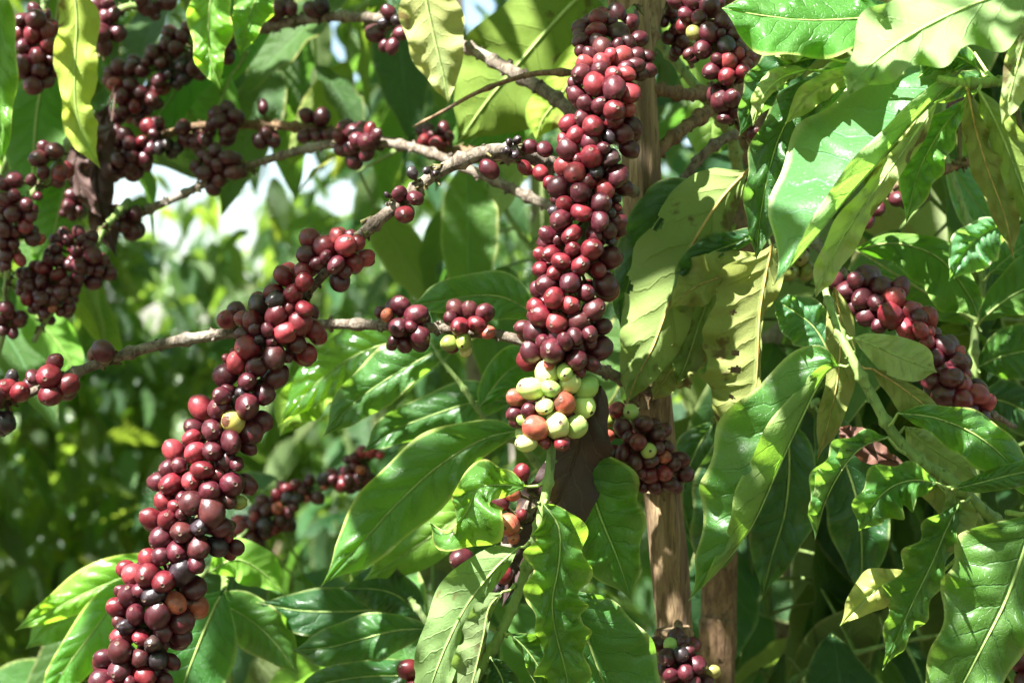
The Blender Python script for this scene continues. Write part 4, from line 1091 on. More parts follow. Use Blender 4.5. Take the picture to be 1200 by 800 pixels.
leaf(b, o, 1.02, [(945, 82, 0, 4, 4), (915, 92, -0.4, 8, 14), (893, 115, -0.4, 6, 12), (882, 148, 0, 3, 3)], 'leaf_pale', wave=0.4, nw=3, top=False, seed=47, petiole=(990, 80, 1.02))
leaf(b, o, 1.01, [(1018, 82, 0, 4, 4), (975, 95, 0, 14, 12), (948, 112, 0, 16, 14), (920, 146, 0.2, 3, 3)], 'leaf_pale', wave=0.5, nw=3, top=True, seed=48, petiole=(1060, 86, 1.0))
leaf(b, o, 0.985, [(1134, 104, 0, 4, 4), (1143, 150, 0, 12, 15), (1158, 200, 0, 20, 18), (1178, 255, 0, 16, 13), (1188, 305, 0.3, 2, 2)], 'leaf_olive', wave=0.5, nw=4, top=False, rib='rib_brown',
     petiole=(1132, 98, 0.99), seed=49, label='narrow yellowish leaf hanging at the right')
leaf(b, o, 0.98, [(1146, 104, 0, 4, 4), (1170, 150, 0, 20, 14), (1192, 205, 0, 26, 18), (1212, 265, 0.2, 12, 10), (1222, 310, 0.2, 3, 3)], 'leaf_olive', wave=0.35, nw=3, top=False, petiole=(1150, 97, 0.99), seed=50,
     col=(0.9, 1.15, 0.8))
leaf(b, o, 0.95, [(1215, 10, 0, 8, 8), (1198, 55, 0, 22, 16), (1186, 100, 0, 22, 12), (1174, 146, 0.2, 5, 4)], 'leaf_pale', wave=0.3, nw=3, top=False, petiole=(1240, -10, 0.97), seed=51)
leaf(b, o, 1.01, [(1145, 80, 0, 5, 5), (1120, 66, 0, 20, 18), (1098, 72, 0, 12, 16), (1075, 92, 0, 3, 3)], 'leaf', wave=0.6, nw=3, seed=52, petiole=(1160, 92, 1.0))
leaf(b, o, 1.04, [(1160, 88, 0, 5, 5), (1130, 98, 0, 16, 16), (1090, 108, 0, 14, 14), (1062, 120, 0, 3, 3)], 'leaf', wave=0.4, nw=3, seed=53, petiole=(1175, 94, 1.0))

# mid-right leaves, slightly behind
b, o = shoot('mid-right upright green stem in shade with broad leaves, behind the red strand',
             [(1145, 620, 1.34), (1142, 450, 1.33), (1143, 380, 1.33), (1150, 310, 1.33), (1108, 180, 1.36), (1107, 120, 1.38)], [5, 5, 5, 4, 3.5, 3])
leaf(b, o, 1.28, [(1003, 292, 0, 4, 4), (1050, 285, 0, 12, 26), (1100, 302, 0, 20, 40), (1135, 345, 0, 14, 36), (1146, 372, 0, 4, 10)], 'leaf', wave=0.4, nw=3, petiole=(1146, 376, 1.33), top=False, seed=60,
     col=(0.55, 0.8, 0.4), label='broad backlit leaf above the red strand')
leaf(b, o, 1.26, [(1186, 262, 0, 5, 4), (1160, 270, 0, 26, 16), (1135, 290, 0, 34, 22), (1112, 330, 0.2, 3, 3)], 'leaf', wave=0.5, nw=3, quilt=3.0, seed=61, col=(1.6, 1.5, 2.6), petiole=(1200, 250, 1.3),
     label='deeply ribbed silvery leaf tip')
leaf(b, o, 1.30, [(1148, 376, 0, 4, 4), (1180, 350, 0, 26, 22), (1220, 330, 0, 34, 34), (1260, 320, 0, 8, 8)], 'leaf', wave=0.4, nw=2, top=False, seed=62, col=(0.5, 0.75, 0.4), petiole=(1143, 380, 1.33))
leaf(b, o, 1.31, [(1160, 320, 0, 5, 5), (1190, 295, 0, 26, 22), (1230, 270, 0.2, 20, 22)], 'leaf', wave=0.4, nw=2, seed=63, col=(1.2, 1.2, 1.6), petiole=(1150, 330, 1.33))
leaf(b, o, 1.34, [(1140, 378, 0, 4, 4), (1100, 352, 0, 26, 26), (1060, 330, 0, 28, 22), (1020, 320, 0.2, 3, 3)], 'leaf', wave=0.4, nw=2, seed=64, top=False, col=(0.6, 0.8, 0.5), petiole=(1143, 384, 1.33))
leaf(b, o, 1.33, [(1146, 430, 0, 4, 4), (1172, 418, 0, 26, 28), (1210, 410, 0, 34, 34), (1250, 408, 0.2, 3, 3)], 'leaf', wave=0.4, nw=2, seed=65, petiole=(1143, 440, 1.33), col=(0.8, 0.9, 0.8))
leaf(b, o, 1.36, [(1144, 470, 0, 4, 4), (1176, 470, 0, 24, 24), (1215, 490, 0, 24, 24), (1250, 508, 0.2, 3, 3)], 'leaf_dark', wave=0.4, nw=2, seed=66, petiole=(1143, 470, 1.33))
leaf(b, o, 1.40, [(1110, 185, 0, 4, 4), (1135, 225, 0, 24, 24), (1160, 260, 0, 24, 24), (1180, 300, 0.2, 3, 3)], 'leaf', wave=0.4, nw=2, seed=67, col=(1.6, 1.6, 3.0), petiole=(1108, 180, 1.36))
leaf(b, o, 1.42, [(1108, 190, 0, 4, 4), (1085, 160, 0, 18, 22), (1060, 150, 0, 18, 18), (1030, 160, 0.2, 3, 3)], 'leaf_pale', wave=0.4, nw=2, seed=68, petiole=(1108, 180, 1.36))

# mid-left big leaves behind the horizontal branch
b, o = shoot('shaded green shoot below the level branch with broad overlapping leaves left of the green cluster',
             [(640, 560, 1.34), (610, 520, 1.33), (585, 510, 1.32), (560, 480, 1.31), (540, 450, 1.31), (520, 425, 1.31), (505, 400, 1.32)], [5, 5, 4, 3, 3, 2.5, 2])
leaf(b, o, 1.27, [(632, 372, 0, 5, 5), (595, 350, 0, 28, 26), (560, 346, 0, 24, 28), (520, 352, 0, 16, 22), (480, 358, 0.2, 3, 3)], 'leaf', wave=0.35, nw=2, seed=70, petiole=(648, 385, 1.28), col=(1.1, 1.1, 1.1),
     label='arching leaf just above the level branch')
leaf(b, o, 1.32, [(548, 398, 0, 4, 4), (505, 415, 0, 14, 30), (460, 440, 0, 24, 34), (415, 472, 0, 24, 24), (378, 512, 0.2, 3, 3)], 'leaf', wave=0.4, nw=3, seed=71, petiole=(560, 392, 1.3))
leaf(b, o, 1.40, [(500, 396, 0, 5, 4), (455, 402, 0, 24, 26), (410, 420, 0, 30, 32), (370, 450, 0, 22, 26), (325, 500, 0.2, 3, 3)], 'leaf_far', wave=0.3, nw=3, seed=72, col=(1.5, 1.5, 1.8), petiole=(520, 392, 1.36))
leaf(b, o, 1.25, [(612, 503, 0, 5, 4), (565, 515, 0, 18, 26), (515, 545, 0, 34, 40), (465, 590, 0, 40, 42), (420, 640, 0, 26, 28), (376, 687, 0.3, 3, 3)], 'leaf', wave=0.4, nw=3, quilt=2.0, seed=73,
     petiole=(640, 520, 1.26), label='large ribbed leaf slanting down left, upper half in sun', nt=56, col=(1.3, 1.3, 1.0))
leaf(b, o, 1.33, [(608, 560, 0, 5, 4), (560, 590, 0, 22, 22), (510, 625, 0, 28, 26), (465, 655, 0, 22, 20), (425, 680, 0.2, 3, 3)], 'leaf_pale', wave=0.4, nw=2, seed=74, petiole=(630, 550, 1.33), col=(0.6, 0.9, 0.3))
leaf(b, o, 1.33, [(560, 480, 0, 5, 4), (590, 440, 0, 24, 20), (620, 420, 0, 20, 20), (645, 400, 0, 3, 3)], 'leaf', wave=0.4, nw=2, seed=75, petiole=(556, 474, 1.31), col=(1.1, 1.2, 0.7))
leaf(b, o, 1.36, [(600, 470, 0, 5, 4), (560, 470, 0, 22, 24), (510, 485, 0, 26, 26), (460, 505, 0, 18, 20), (425, 530, 0.2, 3, 3)], 'leaf', wave=0.4, nw=2, seed=76, petiole=(620, 470, 1.36))
leaf(b, o, 1.42, [(400, 455, 0, 5, 4), (370, 462, 0, 22, 26), (345, 478, 0, 26, 24), (328, 512, 0.2, 3, 3)], 'leaf_pale', wave=0.4, nw=2, seed=77, top=False, col=(0.75, 1.0, 0.3), label='bright translucent yellow-green leaf', petiole=(430, 440, 1.4))
b, o = shoot('low green shoot at the bottom centre-left with dark broad leaves',
             [(560, 900, 1.34), (520, 800, 1.33), (505, 740, 1.32), (480, 700, 1.32)], [5, 4, 4, 3])
leaf(b, o, 1.28, [(505, 736, 0, 4, 4), (465, 738, 0, 24, 20), (425, 748, 0, 34, 28), (385, 758, 0, 26, 22), (340, 762, 0.2, 3, 3)], 'leaf_dark', wave=0.35, nw=2.5, seed=80, petiole=(512, 745, 1.32), col=(1.3, 1.3, 1.3),
     label='dark leaf pointing left at the bottom')
leaf(b, o, 1.26, [(520, 800, 0, 4, 4), (480, 792, 0, 20, 16), (430, 792, 0, 26, 20), (380, 800, 0, 24, 16), (340, 815, 0.2, 3, 3)], 'leaf_dark', wave=0.35, nw=2.5, seed=81, petiole=(524, 808, 1.33), col=(1.3, 1.3, 1.2))
leaf(b, o, 1.36, [(490, 708, 0, 4, 4), (455, 712, 0, 24, 24), (410, 716, 0, 34, 30), (350, 715, 0, 26, 22), (300, 705, 0.2, 3, 3)], 'leaf_dark', wave=0.4, nw=2.5, seed=82, petiole=(485, 704, 1.32))
leaf(b, o, 1.34, [(500, 730, 0, 4, 4), (470, 700, 0, 24, 24), (440, 690, 0, 24, 30), (400, 690, 0.2, 3, 3)], 'leaf_dark', wave=0.4, nw=2.5, seed=83, petiole=(500, 736, 1.32))
b, o = shoot('low shoot behind the foot of the long left strand with sunlit leaves on both sides',
             [(300, 960, 1.42), (270, 800, 1.40), (262, 720, 1.40), (268, 650, 1.41), (290, 620, 1.42)], [5, 4, 4, 3, 2])
leaf(b, o, 1.34, [(262, 690, 0, 5, 5), (245, 725, 0, 34, 32), (225, 775, 0, 48, 44), (205, 830, 0, 36, 36), (190, 880, 0.2, 3, 3)], 'leaf', wave=0.35, nw=2, seed=84, petiole=(266, 680, 1.4), col=(0.8, 1, 0.9))
leaf(b, o, 1.38, [(245, 670, 0, 5, 4), (275, 655, 0, 24, 24), (305, 668, 0, 24, 22), (332, 695, 0.2, 3, 3)], 'leaf_pale', wave=0.4, nw=2, seed=85, top=False, col=(0.6, 1.0, 0.3), petiole=(268, 660, 1.4))
leaf(b, o, 1.36, [(240, 700, 0, 5, 4), (285, 720, 0, 28, 28), (320, 750, 0, 26, 28), (350, 790, 0.2, 3, 3)], 'leaf', wave=0.4, nw=2, seed=86, petiole=(262, 700, 1.4))
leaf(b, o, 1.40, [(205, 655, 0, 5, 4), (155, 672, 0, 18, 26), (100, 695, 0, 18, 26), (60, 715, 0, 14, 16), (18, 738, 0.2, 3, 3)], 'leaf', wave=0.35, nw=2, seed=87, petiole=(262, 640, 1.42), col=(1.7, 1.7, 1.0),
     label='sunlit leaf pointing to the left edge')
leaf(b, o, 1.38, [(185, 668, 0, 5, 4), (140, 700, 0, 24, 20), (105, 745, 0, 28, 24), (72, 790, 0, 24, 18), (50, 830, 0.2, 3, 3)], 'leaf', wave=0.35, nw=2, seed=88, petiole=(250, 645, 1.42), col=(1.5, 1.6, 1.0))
leaf(b, o, 1.45, [(150, 720, 0, 5, 4), (110, 715, 0, 24, 20), (65, 730, 0, 24, 20), (30, 760, 0.2, 3, 3)], 'leaf_pale', wave=0.35, nw=2, seed=89, petiole=(262, 700, 1.42), col=(0.6, 1.0, 0.3))

# upper-left leaves
b, o = shoot('shoot above the frame at left with hanging yellow and green leaves',
             [(420, -70, 1.36), (300, -55, 1.36), (240, -50, 1.36), (100, -50, 1.36), (-20, -40, 1.38)], [5, 5, 5, 4, 4])
leaf(b, o, 1.34, [(84, -30, 0, 6, 6), (90, 20, 0, 24, 22), (88, 70, 0, 26, 24), (88, 120, 0, 22, 16), (98, 160, 0, 16, 18), (118, 198, 0.2, 2, 3)], 'leaf_yellow', wave=0.6, nw=3.5, seed=90, top=False,
     petiole=(90, -50, 1.36), col=(1.5, 1.6, 0.9), label='long yellow leaf strip hanging in the top left corner', rag=0.2)
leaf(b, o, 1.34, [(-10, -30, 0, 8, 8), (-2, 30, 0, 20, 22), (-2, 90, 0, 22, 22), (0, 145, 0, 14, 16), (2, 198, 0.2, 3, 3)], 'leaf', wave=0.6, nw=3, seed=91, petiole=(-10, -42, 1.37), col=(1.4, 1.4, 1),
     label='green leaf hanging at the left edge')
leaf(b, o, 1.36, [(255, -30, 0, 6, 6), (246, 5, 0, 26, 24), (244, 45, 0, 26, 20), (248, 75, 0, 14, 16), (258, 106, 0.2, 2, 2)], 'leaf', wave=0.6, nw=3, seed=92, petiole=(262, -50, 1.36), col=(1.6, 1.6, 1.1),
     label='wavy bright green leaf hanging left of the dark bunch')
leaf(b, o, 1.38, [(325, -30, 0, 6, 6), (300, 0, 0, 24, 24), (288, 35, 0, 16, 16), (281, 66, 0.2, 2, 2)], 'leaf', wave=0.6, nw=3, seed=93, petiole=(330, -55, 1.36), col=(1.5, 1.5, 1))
leaf(b, o, 1.30, [(490, -40, 0, 8, 8), (500, 5, 0, 34, 32), (510, 50, 0, 36, 32), (520, 90, 0, 18, 20), (526, 122, 0.2, 2, 2)], 'leaf_yellow', wave=0.4, nw=3, seed=94, top=False, petiole=(470, -60, 1.34),
     col=(1.4, 1.3, 1.6), label='pale straw-coloured leaf hanging from the top edge')
leaf(b, o, 1.62, [(345, -20, 0, 6, 6), (290, 15, 0, 40, 30), (240, 62, 0, 46, 40), (200, 115, 0, 32, 30), (165, 165, 0.2, 3, 3)], 'leaf', wave=0.3, nw=2, seed=95, top=False, petiole=(350, -50, 1.4), col=(0.45, 0.8, 0.4))
leaf(b, o, 1.60, [(270, 90, 0, 6, 6), (255, 125, 0, 28, 26), (235, 150, 0, 22, 22), (210, 175, 0.2, 3, 3)], 'leaf_pale', wave=0.3, nw=2, seed=96, top=False, petiole=(290, 60, 1.56), col=(0.5, 0.9, 0.3))
leaf(b, o, 1.50, [(128, 122, 0, 5, 5), (118, 155, 0, 16, 14), (114, 195, 0, 18, 14), (116, 235, 0, 16, 16), (124, 270, 0, 14, 14), (137, 302, 0.2, 3, 3)], 'leaf_dry', wave=0.9, nw=3, rib='rib_dry', seed=97,
     petiole=(135, 100, 1.5), label='shrivelled blackish-brown leaf hanging by the red bunches', quilt=2.5)
leaf(b, o, 1.46, [(130, 150, 0, 5, 5), (105, 165, 0, 18, 16), (88, 195, 0, 18, 16), (105, 235, 0, 8, 8), (118, 255, 0.2, 3, 3)], 'leaf_dry', wave=0.7, nw=3, rib='rib_dry', seed=98, petiole=(135, 110, 1.5))
leaf(b, o, 1.60, [(60, 60, 0, 6, 6), (45, 120, 0, 34, 34), (40, 170, 0, 38, 36), (38, 220, 0.2, 20, 20), (38, 260, 0.2, 3, 3)], 'leaf', wave=0.3, nw=2, seed=99, top=False, col=(0.5, 0.8, 0.4), petiole=(70, 0, 1.5))
leaf(b, o, 1.62, [(80, 200, 0, 6, 6), (70, 245, 0, 24, 26), (60, 290, 0, 26, 26), (56, 340, 0.2, 3, 3)], 'leaf', wave=0.3, nw=2, seed=100, top=False, col=(0.6, 0.9, 0.4), petiole=(90, 150, 1.6))
leaf(b, o, 1.62, [(20, 340, 0, 6, 6), (50, 380, 0, 24, 26), (80, 420, 0, 20, 20), (90, 450, 0.2, 3, 3)], 'leaf_pale', wave=0.3, nw=2, seed=101, top=False, col=(0.5, 0.9, 0.3), petiole=(0, 320, 1.6))
# large backlit leaves behind the bare twig
b, o = shoot('shoot behind the trunk top with very broad backlit yellow-green leaves',
             [(735, 60, 1.40), (715, 20, 1.42), (700, -10, 1.44), (660, -40, 1.46)], [4, 4, 4, 3])
leaf(b, o, 1.42, [(700, -25, 0, 8, 8), (655, 20, 0, 60, 50), (610, 72, 0, 78, 66), (570, 120, 0, 52, 46), (535, 170, 0.3, 3, 4)], 'leaf_olive', wave=0.35, nw=2.5, quilt=1.4, seed=102, top=False, nt=52,
     petiole=(702, -20, 1.44), col=(0.62, 0.86, 0.34), label='very broad backlit leaf left of the central strand')
leaf(b, o, 1.38, [(700, 40, 0, 5, 5), (680, 75, 0, 24, 24), (655, 115, 0, 34, 26), (636, 140, 0, 20, 22), (628, 165, 0.2, 3, 3)], 'leaf_yellow', wave=0.3, nw=2, seed=103, top=False, petiole=(712, 30, 1.42),
     col=(1.1, 1.4, 0.6))
leaf(b, o, 1.55, [(640, 130, 0, 5, 5), (600, 140, 0, 30, 28), (560, 160, 0, 34, 30), (520, 200, 0.2, 3, 3)], 'leaf', wave=0.3, nw=2, seed=104, top=False, petiole=(670, 110, 1.5), col=(0.6, 0.9, 0.4))
leaf(b, o, 1.45, [(770, 10, 0, 5, 5), (830, 110, 0, 30, 28), (835, 160, 0, 24, 30), (838, 200, 0.2, 3, 3)], 'leaf_pale', wave=0.3, nw=2, seed=105, top=True, petiole=(740, 0, 1.44), col=(0.8, 1.0, 0.5))
def to_px(p):
    return 600 + p.x / (K * p.y), 400 - (p.z - CAM_H) / (K * p.y)


def in_gap(p):
    """open sky between the bushes, upper left"""
    x, y = to_px(p)
    for (cx, cy, rx, ry) in ((160, 238, 44, 34), (232, 208, 50, 26), (272, 250, 42, 20), (335, 200, 36, 26), (392, 232, 26, 20), (215, 275, 34, 14), (175, 70, 34, 26), (300, 300, 22, 12), (160, 310, 18, 10), (470, 268, 26, 12),
                             (512, 262, 12, 14), (440, 300, 16, 12), (385, 62, 16, 12), (205, 330, 22, 14), (178, 380, 26, 12), (1010, 240, 20, 26), (230, 372, 14, 12), (500, 290, 8, 10)):
        if ((x - cx) / rx) ** 2 + ((y - cy) / ry) ** 2 < 1: return True
    return False


# ================================================================== SIDE TWIGS THAT FILL THE DEPTH
def side_twig(label, axis, rads, n, spread, dd, mats, Lr, seed, cols=(0.8, 1.3), droop=(0.3, 1.4)):
    """A leafy twig: leaves in near-opposite pairs along it, spread to both sides."""
    rg = random.Random(seed)
    b, o = thing('coffee_branch', axis[0][0], axis[0][1], axis[0][2], label, 'branch')
    stem(b, o, axis, rads, M['shoot'], nodes_every=0.05, ridge=0.05, seed=seed)
    A = crom([tuple(P(a[0], a[1], a[2])) for a in axis], n)
    for i in range(n):
        p0 = Vector(A[i])
        T = Vector(A[min(i + 1, n - 1)] - A[max(i - 1, 0)]).normalized()
        sg = 1 if i % 2 else -1
        out = T.cross(Vector((0, 1, 0))).normalized() * sg * spread + Vector((0, rg.uniform(-dd, dd), 0)) + T * rg.uniform(-.02, .03)
        p = p0 + out * rg.uniform(0.3, 1.0)
        yaw = math.atan2(out.y + rg.uniform(-.03, .03), out.x)
        L = rg.uniform(*Lr)
        m = leaf_matrix(p, yaw + rg.uniform(-.6, .6), rg.uniform(*droop), rg.uniform(-.9, .9), L)
        if (in_gap(m @ Vector((0.5, 0, -0.1))) or in_gap(p)) and rg.random() < 0.85: continue
        k = rg.randrange(10)
        lo = bpy.data.objects.new('leaf', tpl_mesh(k, rg.choice(mats)))
        C.objects.link(lo); lo.parent = b
        lo.matrix_local = Matrix.Translation(-o) @ m
        j = rg.uniform(*cols)
        lo.color = (j * rg.uniform(0.85, 1.25), j, j * rg.uniform(0.8, 1.2), 1)
        g = Geo()
        st = m @ Vector((0.01, 0, 0)); md = m @ Vector((0.5, 0, 0))
        g.add(*tube_geo([p0, p0.lerp(st, 0.6) + Vector((0, 0, 0.002)), st], [0.0016, 0.0013, 0.0012], 5))
        g.build('petiole', M['shoot'], b, o)


side_twig('leafy side twig filling the gap behind the yellow-green leaf in the upper middle', [(760, 60, 1.75), (640, 110, 1.75), (520, 150, 1.78), (420, 200, 1.82)], [5, 4, 3, 2], 12, 0.05, 0.09, ['leaf', 'leaf_pale', 'leaf'], (0.10, 0.15), 301)
side_twig('leafy side twig behind the centre, just left of the strand at mid-height', [(740, 420, 1.8), (660, 330, 1.8), (600, 260, 1.8), (560, 180, 1.82)], [5, 4, 3, 2], 12, 0.05, 0.08, ['leaf_dark', 'leaf', 'leaf_pale'], (0.12, 0.17), 302)
side_twig('leafy upright twig at the top left behind the red bunches', [(330, 120, 1.9), (260, 90, 1.9), (190, 60, 1.9), (150, -60, 1.92)], [5, 4, 3, 2], 11, 0.06, 0.1, ['leaf', 'leaf_dark'], (0.10, 0.16), 303)
side_twig('leafy twig along the upper left edge behind the yellow strip', [(-60, 330, 1.8), (10, 180, 1.8), (60, 60, 1.8), (80, -60, 1.82)], [5, 4, 3, 2], 18, 0.06, 0.1, ['leaf', 'leaf_dark'], (0.13, 0.2), 304)
side_twig('leafy twig reaching across the top between straw-coloured leaf and left bunches', [(520, -60, 1.8), (440, 0, 1.8), (360, 30, 1.82), (280, 50, 1.85)], [5, 4, 3, 2], 12, 0.05, 0.1, ['leaf', 'leaf', 'leaf_dark'], (0.10, 0.16), 305)
side_twig('leafy side twig behind the huge leaf in the upper right', [(860, 420, 1.5), (930, 260, 1.5), (1020, 120, 1.5), (1150, 20, 1.5)], [5, 4, 3, 2], 22, 0.06, 0.1, ['leaf', 'leaf_dark', 'leaf_pale'], (0.13, 0.2), 306)
side_twig('leafy side twig at the right edge between the two fruiting twigs', [(1300, 420, 1.5), (1200, 330, 1.5), (1120, 260, 1.5), (1040, 180, 1.5)], [5, 4, 3, 2], 20, 0.06, 0.1, ['leaf', 'leaf_pale', 'leaf_dark'], (0.12, 0.19), 307)
side_twig('leafy shaded side twig right of the trunks at mid-height', [(900, 720, 1.55), (900, 600, 1.55), (930, 480, 1.55), (960, 380, 1.55)], [5, 4, 3, 2], 18, 0.06, 0.1, ['leaf_dark'], (0.14, 0.2), 308)
side_twig('leafy dark side twig low in the bottom right', [(880, 860, 1.45), (940, 790, 1.45), (1020, 760, 1.45), (1120, 740, 1.45)], [5, 4, 3, 2], 16, 0.06, 0.08, ['leaf_dark', 'leaf_dark', 'leaf'], (0.14, 0.2), 309)
side_twig('leafy side twig right of the red strand at the right edge', [(1290, 640, 1.45), (1220, 540, 1.45), (1190, 440, 1.45), (1170, 360, 1.45)], [5, 4, 3, 2], 18, 0.06, 0.1, ['leaf', 'leaf_dark', 'leaf_dark'], (0.14, 0.2), 310)
side_twig('leafy twig behind the foot of the left strand, mostly in sun', [(120, 860, 1.75), (200, 740, 1.75), (260, 640, 1.75), (340, 600, 1.75)], [5, 4, 3, 2], 16, 0.06, 0.1, ['leaf', 'leaf_dark'], (0.13, 0.2), 311)
side_twig('leafy low twig behind the bottom centre leaves', [(760, 860, 1.6), (640, 780, 1.6), (520, 700, 1.6), (420, 680, 1.6)], [5, 4, 3, 2], 18, 0.06, 0.1, ['leaf_dark', 'leaf', 'leaf_dark'], (0.13, 0.2), 312)

# ================================================================== BUSHES BEHIND
def bush(label, cx, cy, r, z0, z1, n, nparts, mat, seed, name='coffee_bush', cat='bush', Lr=(0.09, 0.17), gap=0.94, ry=None, thin=None, trunk=True, group=None, keep=None):
    rg = random.Random(seed)
    e = empty(name, (cx, cy, 0))
    tag(e, label, cat, group)
    org = Vector((cx, cy, 0))
    ry = ry or r
    if trunk:
        for q in range(3):
            a = q * 2.1 + seed
            top = Vector((cx + math.cos(a) * r * 0.35, cy + math.sin(a) * ry * 0.35, z1 * 0.92))
            bot = Vector((cx + math.cos(a) * 0.06, cy + math.sin(a) * 0.06, -0.05))
            pts = [bot.lerp(top, i / 8) + Vector((rg.uniform(-1, 1), rg.uniform(-1, 1), 0)) * 0.02 for i in range(9)]
            v, f, u = tube_geo(pts, [0.022 - 0.0018 * i for i in range(9)], 8, 0.1, seed=seed)
            link_mesh('trunk', mesh_from('trunk', v, f, M['twig'], True, u, org), e)
    items = []
    tries = 0
    while len(items) < n and tries < n * 6:
        tries += 1
        a = rg.uniform(0, 2 * math.pi)
        rr = (rg.uniform(0.15, 1)) ** 0.55
        z = rg.uniform(z0, z1)
        prof = 1.0 - 0.35 * max(0, (z - z0) / (z1 - z0) - 0.6) / 0.4
        p = Vector((cx + math.cos(a) * r * rr * prof, cy + math.sin(a) * ry * rr * prof, z))
        if noise.noise(p * 3.4 + Vector((seed, 0, 0))) < -0.18: continue
        if thin and thin(p, rg): continue
        if keep and not keep(p): continue
        L = rg.uniform(*Lr)
        yaw = a + rg.uniform(-1.5, 1.5)
        droop = rg.uniform(0.0, 1.35)
        roll = rg.uniform(-1.1, 1.1)
        mt = leaf_matrix(p, yaw, droop, roll, L)
        if (in_gap(p) or in_gap(mt @ Vector((0.5, 0, -0.1))) or in_gap(mt @ Vector((0.85, 0, -0.3)))) and rg.random() < gap: continue
        items.append((rg.randrange(10), mt, p))
    # the leaves nearest the camera are parts, the rest one mass
    items.sort(key=lambda it: it[2].y)
    vis = [it for it in items if -80 < to_px(it[2])[0] < 1280 and -80 < to_px(it[2])[1] < 880][:nparts]
    ids = {id(it) for it in vis}
    for k, m, p in vis:
        o = bpy.data.objects.new('leaf', tpl_mesh(k, mat))
        C.objects.link(o)
        o.parent = e
        o.matrix_local = Matrix.Translation(-org) @ m
        j = rg.uniform(0.8, 1.25)
        o.color = (j * rg.uniform(0.8, 1.3), j, j, 1)
    rest = [(it[0] + 10, it[1]) for it in items if id(it) not in ids]
    if rest:
        fo = joined_leaves('foliage', rest, mat, e, org)
        fo['kind'] = 'stuff'
    return e


# right behind the fruiting branches
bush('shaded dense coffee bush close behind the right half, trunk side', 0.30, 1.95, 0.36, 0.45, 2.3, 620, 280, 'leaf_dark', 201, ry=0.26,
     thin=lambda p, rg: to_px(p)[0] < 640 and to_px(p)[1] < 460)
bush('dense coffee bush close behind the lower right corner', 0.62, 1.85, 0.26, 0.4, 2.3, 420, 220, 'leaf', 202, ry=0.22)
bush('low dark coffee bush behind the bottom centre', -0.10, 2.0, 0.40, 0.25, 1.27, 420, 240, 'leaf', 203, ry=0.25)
def airy(p, rg):
    """the tops of these bushes are loose, the sky shows through them"""
    return p.z > 1.72 and (rg.random() < 0.12 or noise.noise(p * 5.0) < -0.22)


# second row
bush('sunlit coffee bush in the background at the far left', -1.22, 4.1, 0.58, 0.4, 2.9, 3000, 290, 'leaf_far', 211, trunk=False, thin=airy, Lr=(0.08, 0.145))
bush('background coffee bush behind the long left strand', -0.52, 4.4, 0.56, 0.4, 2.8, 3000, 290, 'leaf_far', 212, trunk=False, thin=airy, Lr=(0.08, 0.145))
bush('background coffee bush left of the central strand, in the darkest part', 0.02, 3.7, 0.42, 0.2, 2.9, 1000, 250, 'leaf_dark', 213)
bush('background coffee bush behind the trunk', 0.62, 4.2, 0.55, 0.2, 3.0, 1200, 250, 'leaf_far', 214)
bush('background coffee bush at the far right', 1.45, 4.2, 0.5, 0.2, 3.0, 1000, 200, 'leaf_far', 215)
# third row
for i, (x, lab) in enumerate(((-2.1, 'third-row coffee bush glimpsed at the left edge'), (-1.0, 'third-row coffee bush under the sky gap'),
                              (0.05, 'third-row coffee bush seen through the dark gap left of the centre'), (1.2, 'third-row coffee bush behind the right-hand leaves'))):
    bush(lab, x, 6.8 + 0.3 * (i % 2), 0.75, 0.1, 2.6, 1900, 60, 'leaf_far', 221 + i, gap=0.9, trunk=False, thin=airy)
# farther rows read as one mass
far = []
rg = random.Random(5)
for q in range(9000):      # the same rows going on to both sides, outside the photograph
    y = rg.choice((3.2, 4.6, 6.8, 9.0)) + rg.uniform(-0.5, 0.5)
    x = (0.34 * y + rg.uniform(0.0, 0.9) ** 1.3 * 5.5) * rg.choice((-1, 1))
    p = Vector((x, y, rg.uniform(0.05, 1) ** 0.8 * 2.6))
    far.append((10 + rg.randrange(10), leaf_matrix(p, rg.uniform(0, 6.28), rg.uniform(0.2, 1.4), rg.uniform(-.8, .8), rg.uniform(0.17, 0.28))))
for row, (y, h) in enumerate(((9.0, 2.3), (11.5, 2.4), (15.0, 2.6), (20.0, 2.9))):
    for q in range(2300):
        x = rg.uniform(-0.36, 0.36) * y
        p = Vector((x, y + rg.uniform(-0.5, 0.5), rg.uniform(0.1, 1) ** 0.8 * (h + 0.5 * noise.noise(Vector((x * 0.7, y, 0))))))
        if (in_gap(p) or in_gap(p - Vector((0, 0, 0.15)))) and rg.random() < 0.93: continue
        far.append((10 + rg.randrange(10), leaf_matrix(p, rg.uniform(0, 6.28), rg.uniform(0.2, 1.4), rg.uniform(-.8, .8), rg.uniform(0.17, 0.28))))
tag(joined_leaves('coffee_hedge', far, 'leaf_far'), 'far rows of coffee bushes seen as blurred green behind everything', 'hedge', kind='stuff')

# unseen coffee row added behind the camera to cut the sky light
back = []
rg = random.Random(9)
for q in range(2600):
    x = rg.uniform(-4.5, 4.5)
    p = Vector((x, -1.5 + rg.uniform(-0.4, 0.4), rg.uniform(0.05, 1) * (2.3 + 0.5 * noise.noise(Vector((x * 0.9, 4, 0))))))
    back.append((10 + rg.randrange(10), leaf_matrix(p, rg.uniform(0, 6.28), rg.uniform(0.2, 1.4), rg.uniform(-.8, .8), rg.uniform(0.16, 0.26))))
tag(joined_leaves('coffee_hedge', back, 'leaf_far'), 'row of coffee bushes on the near side of the path, at the viewer\'s back', 'hedge', kind='stuff')

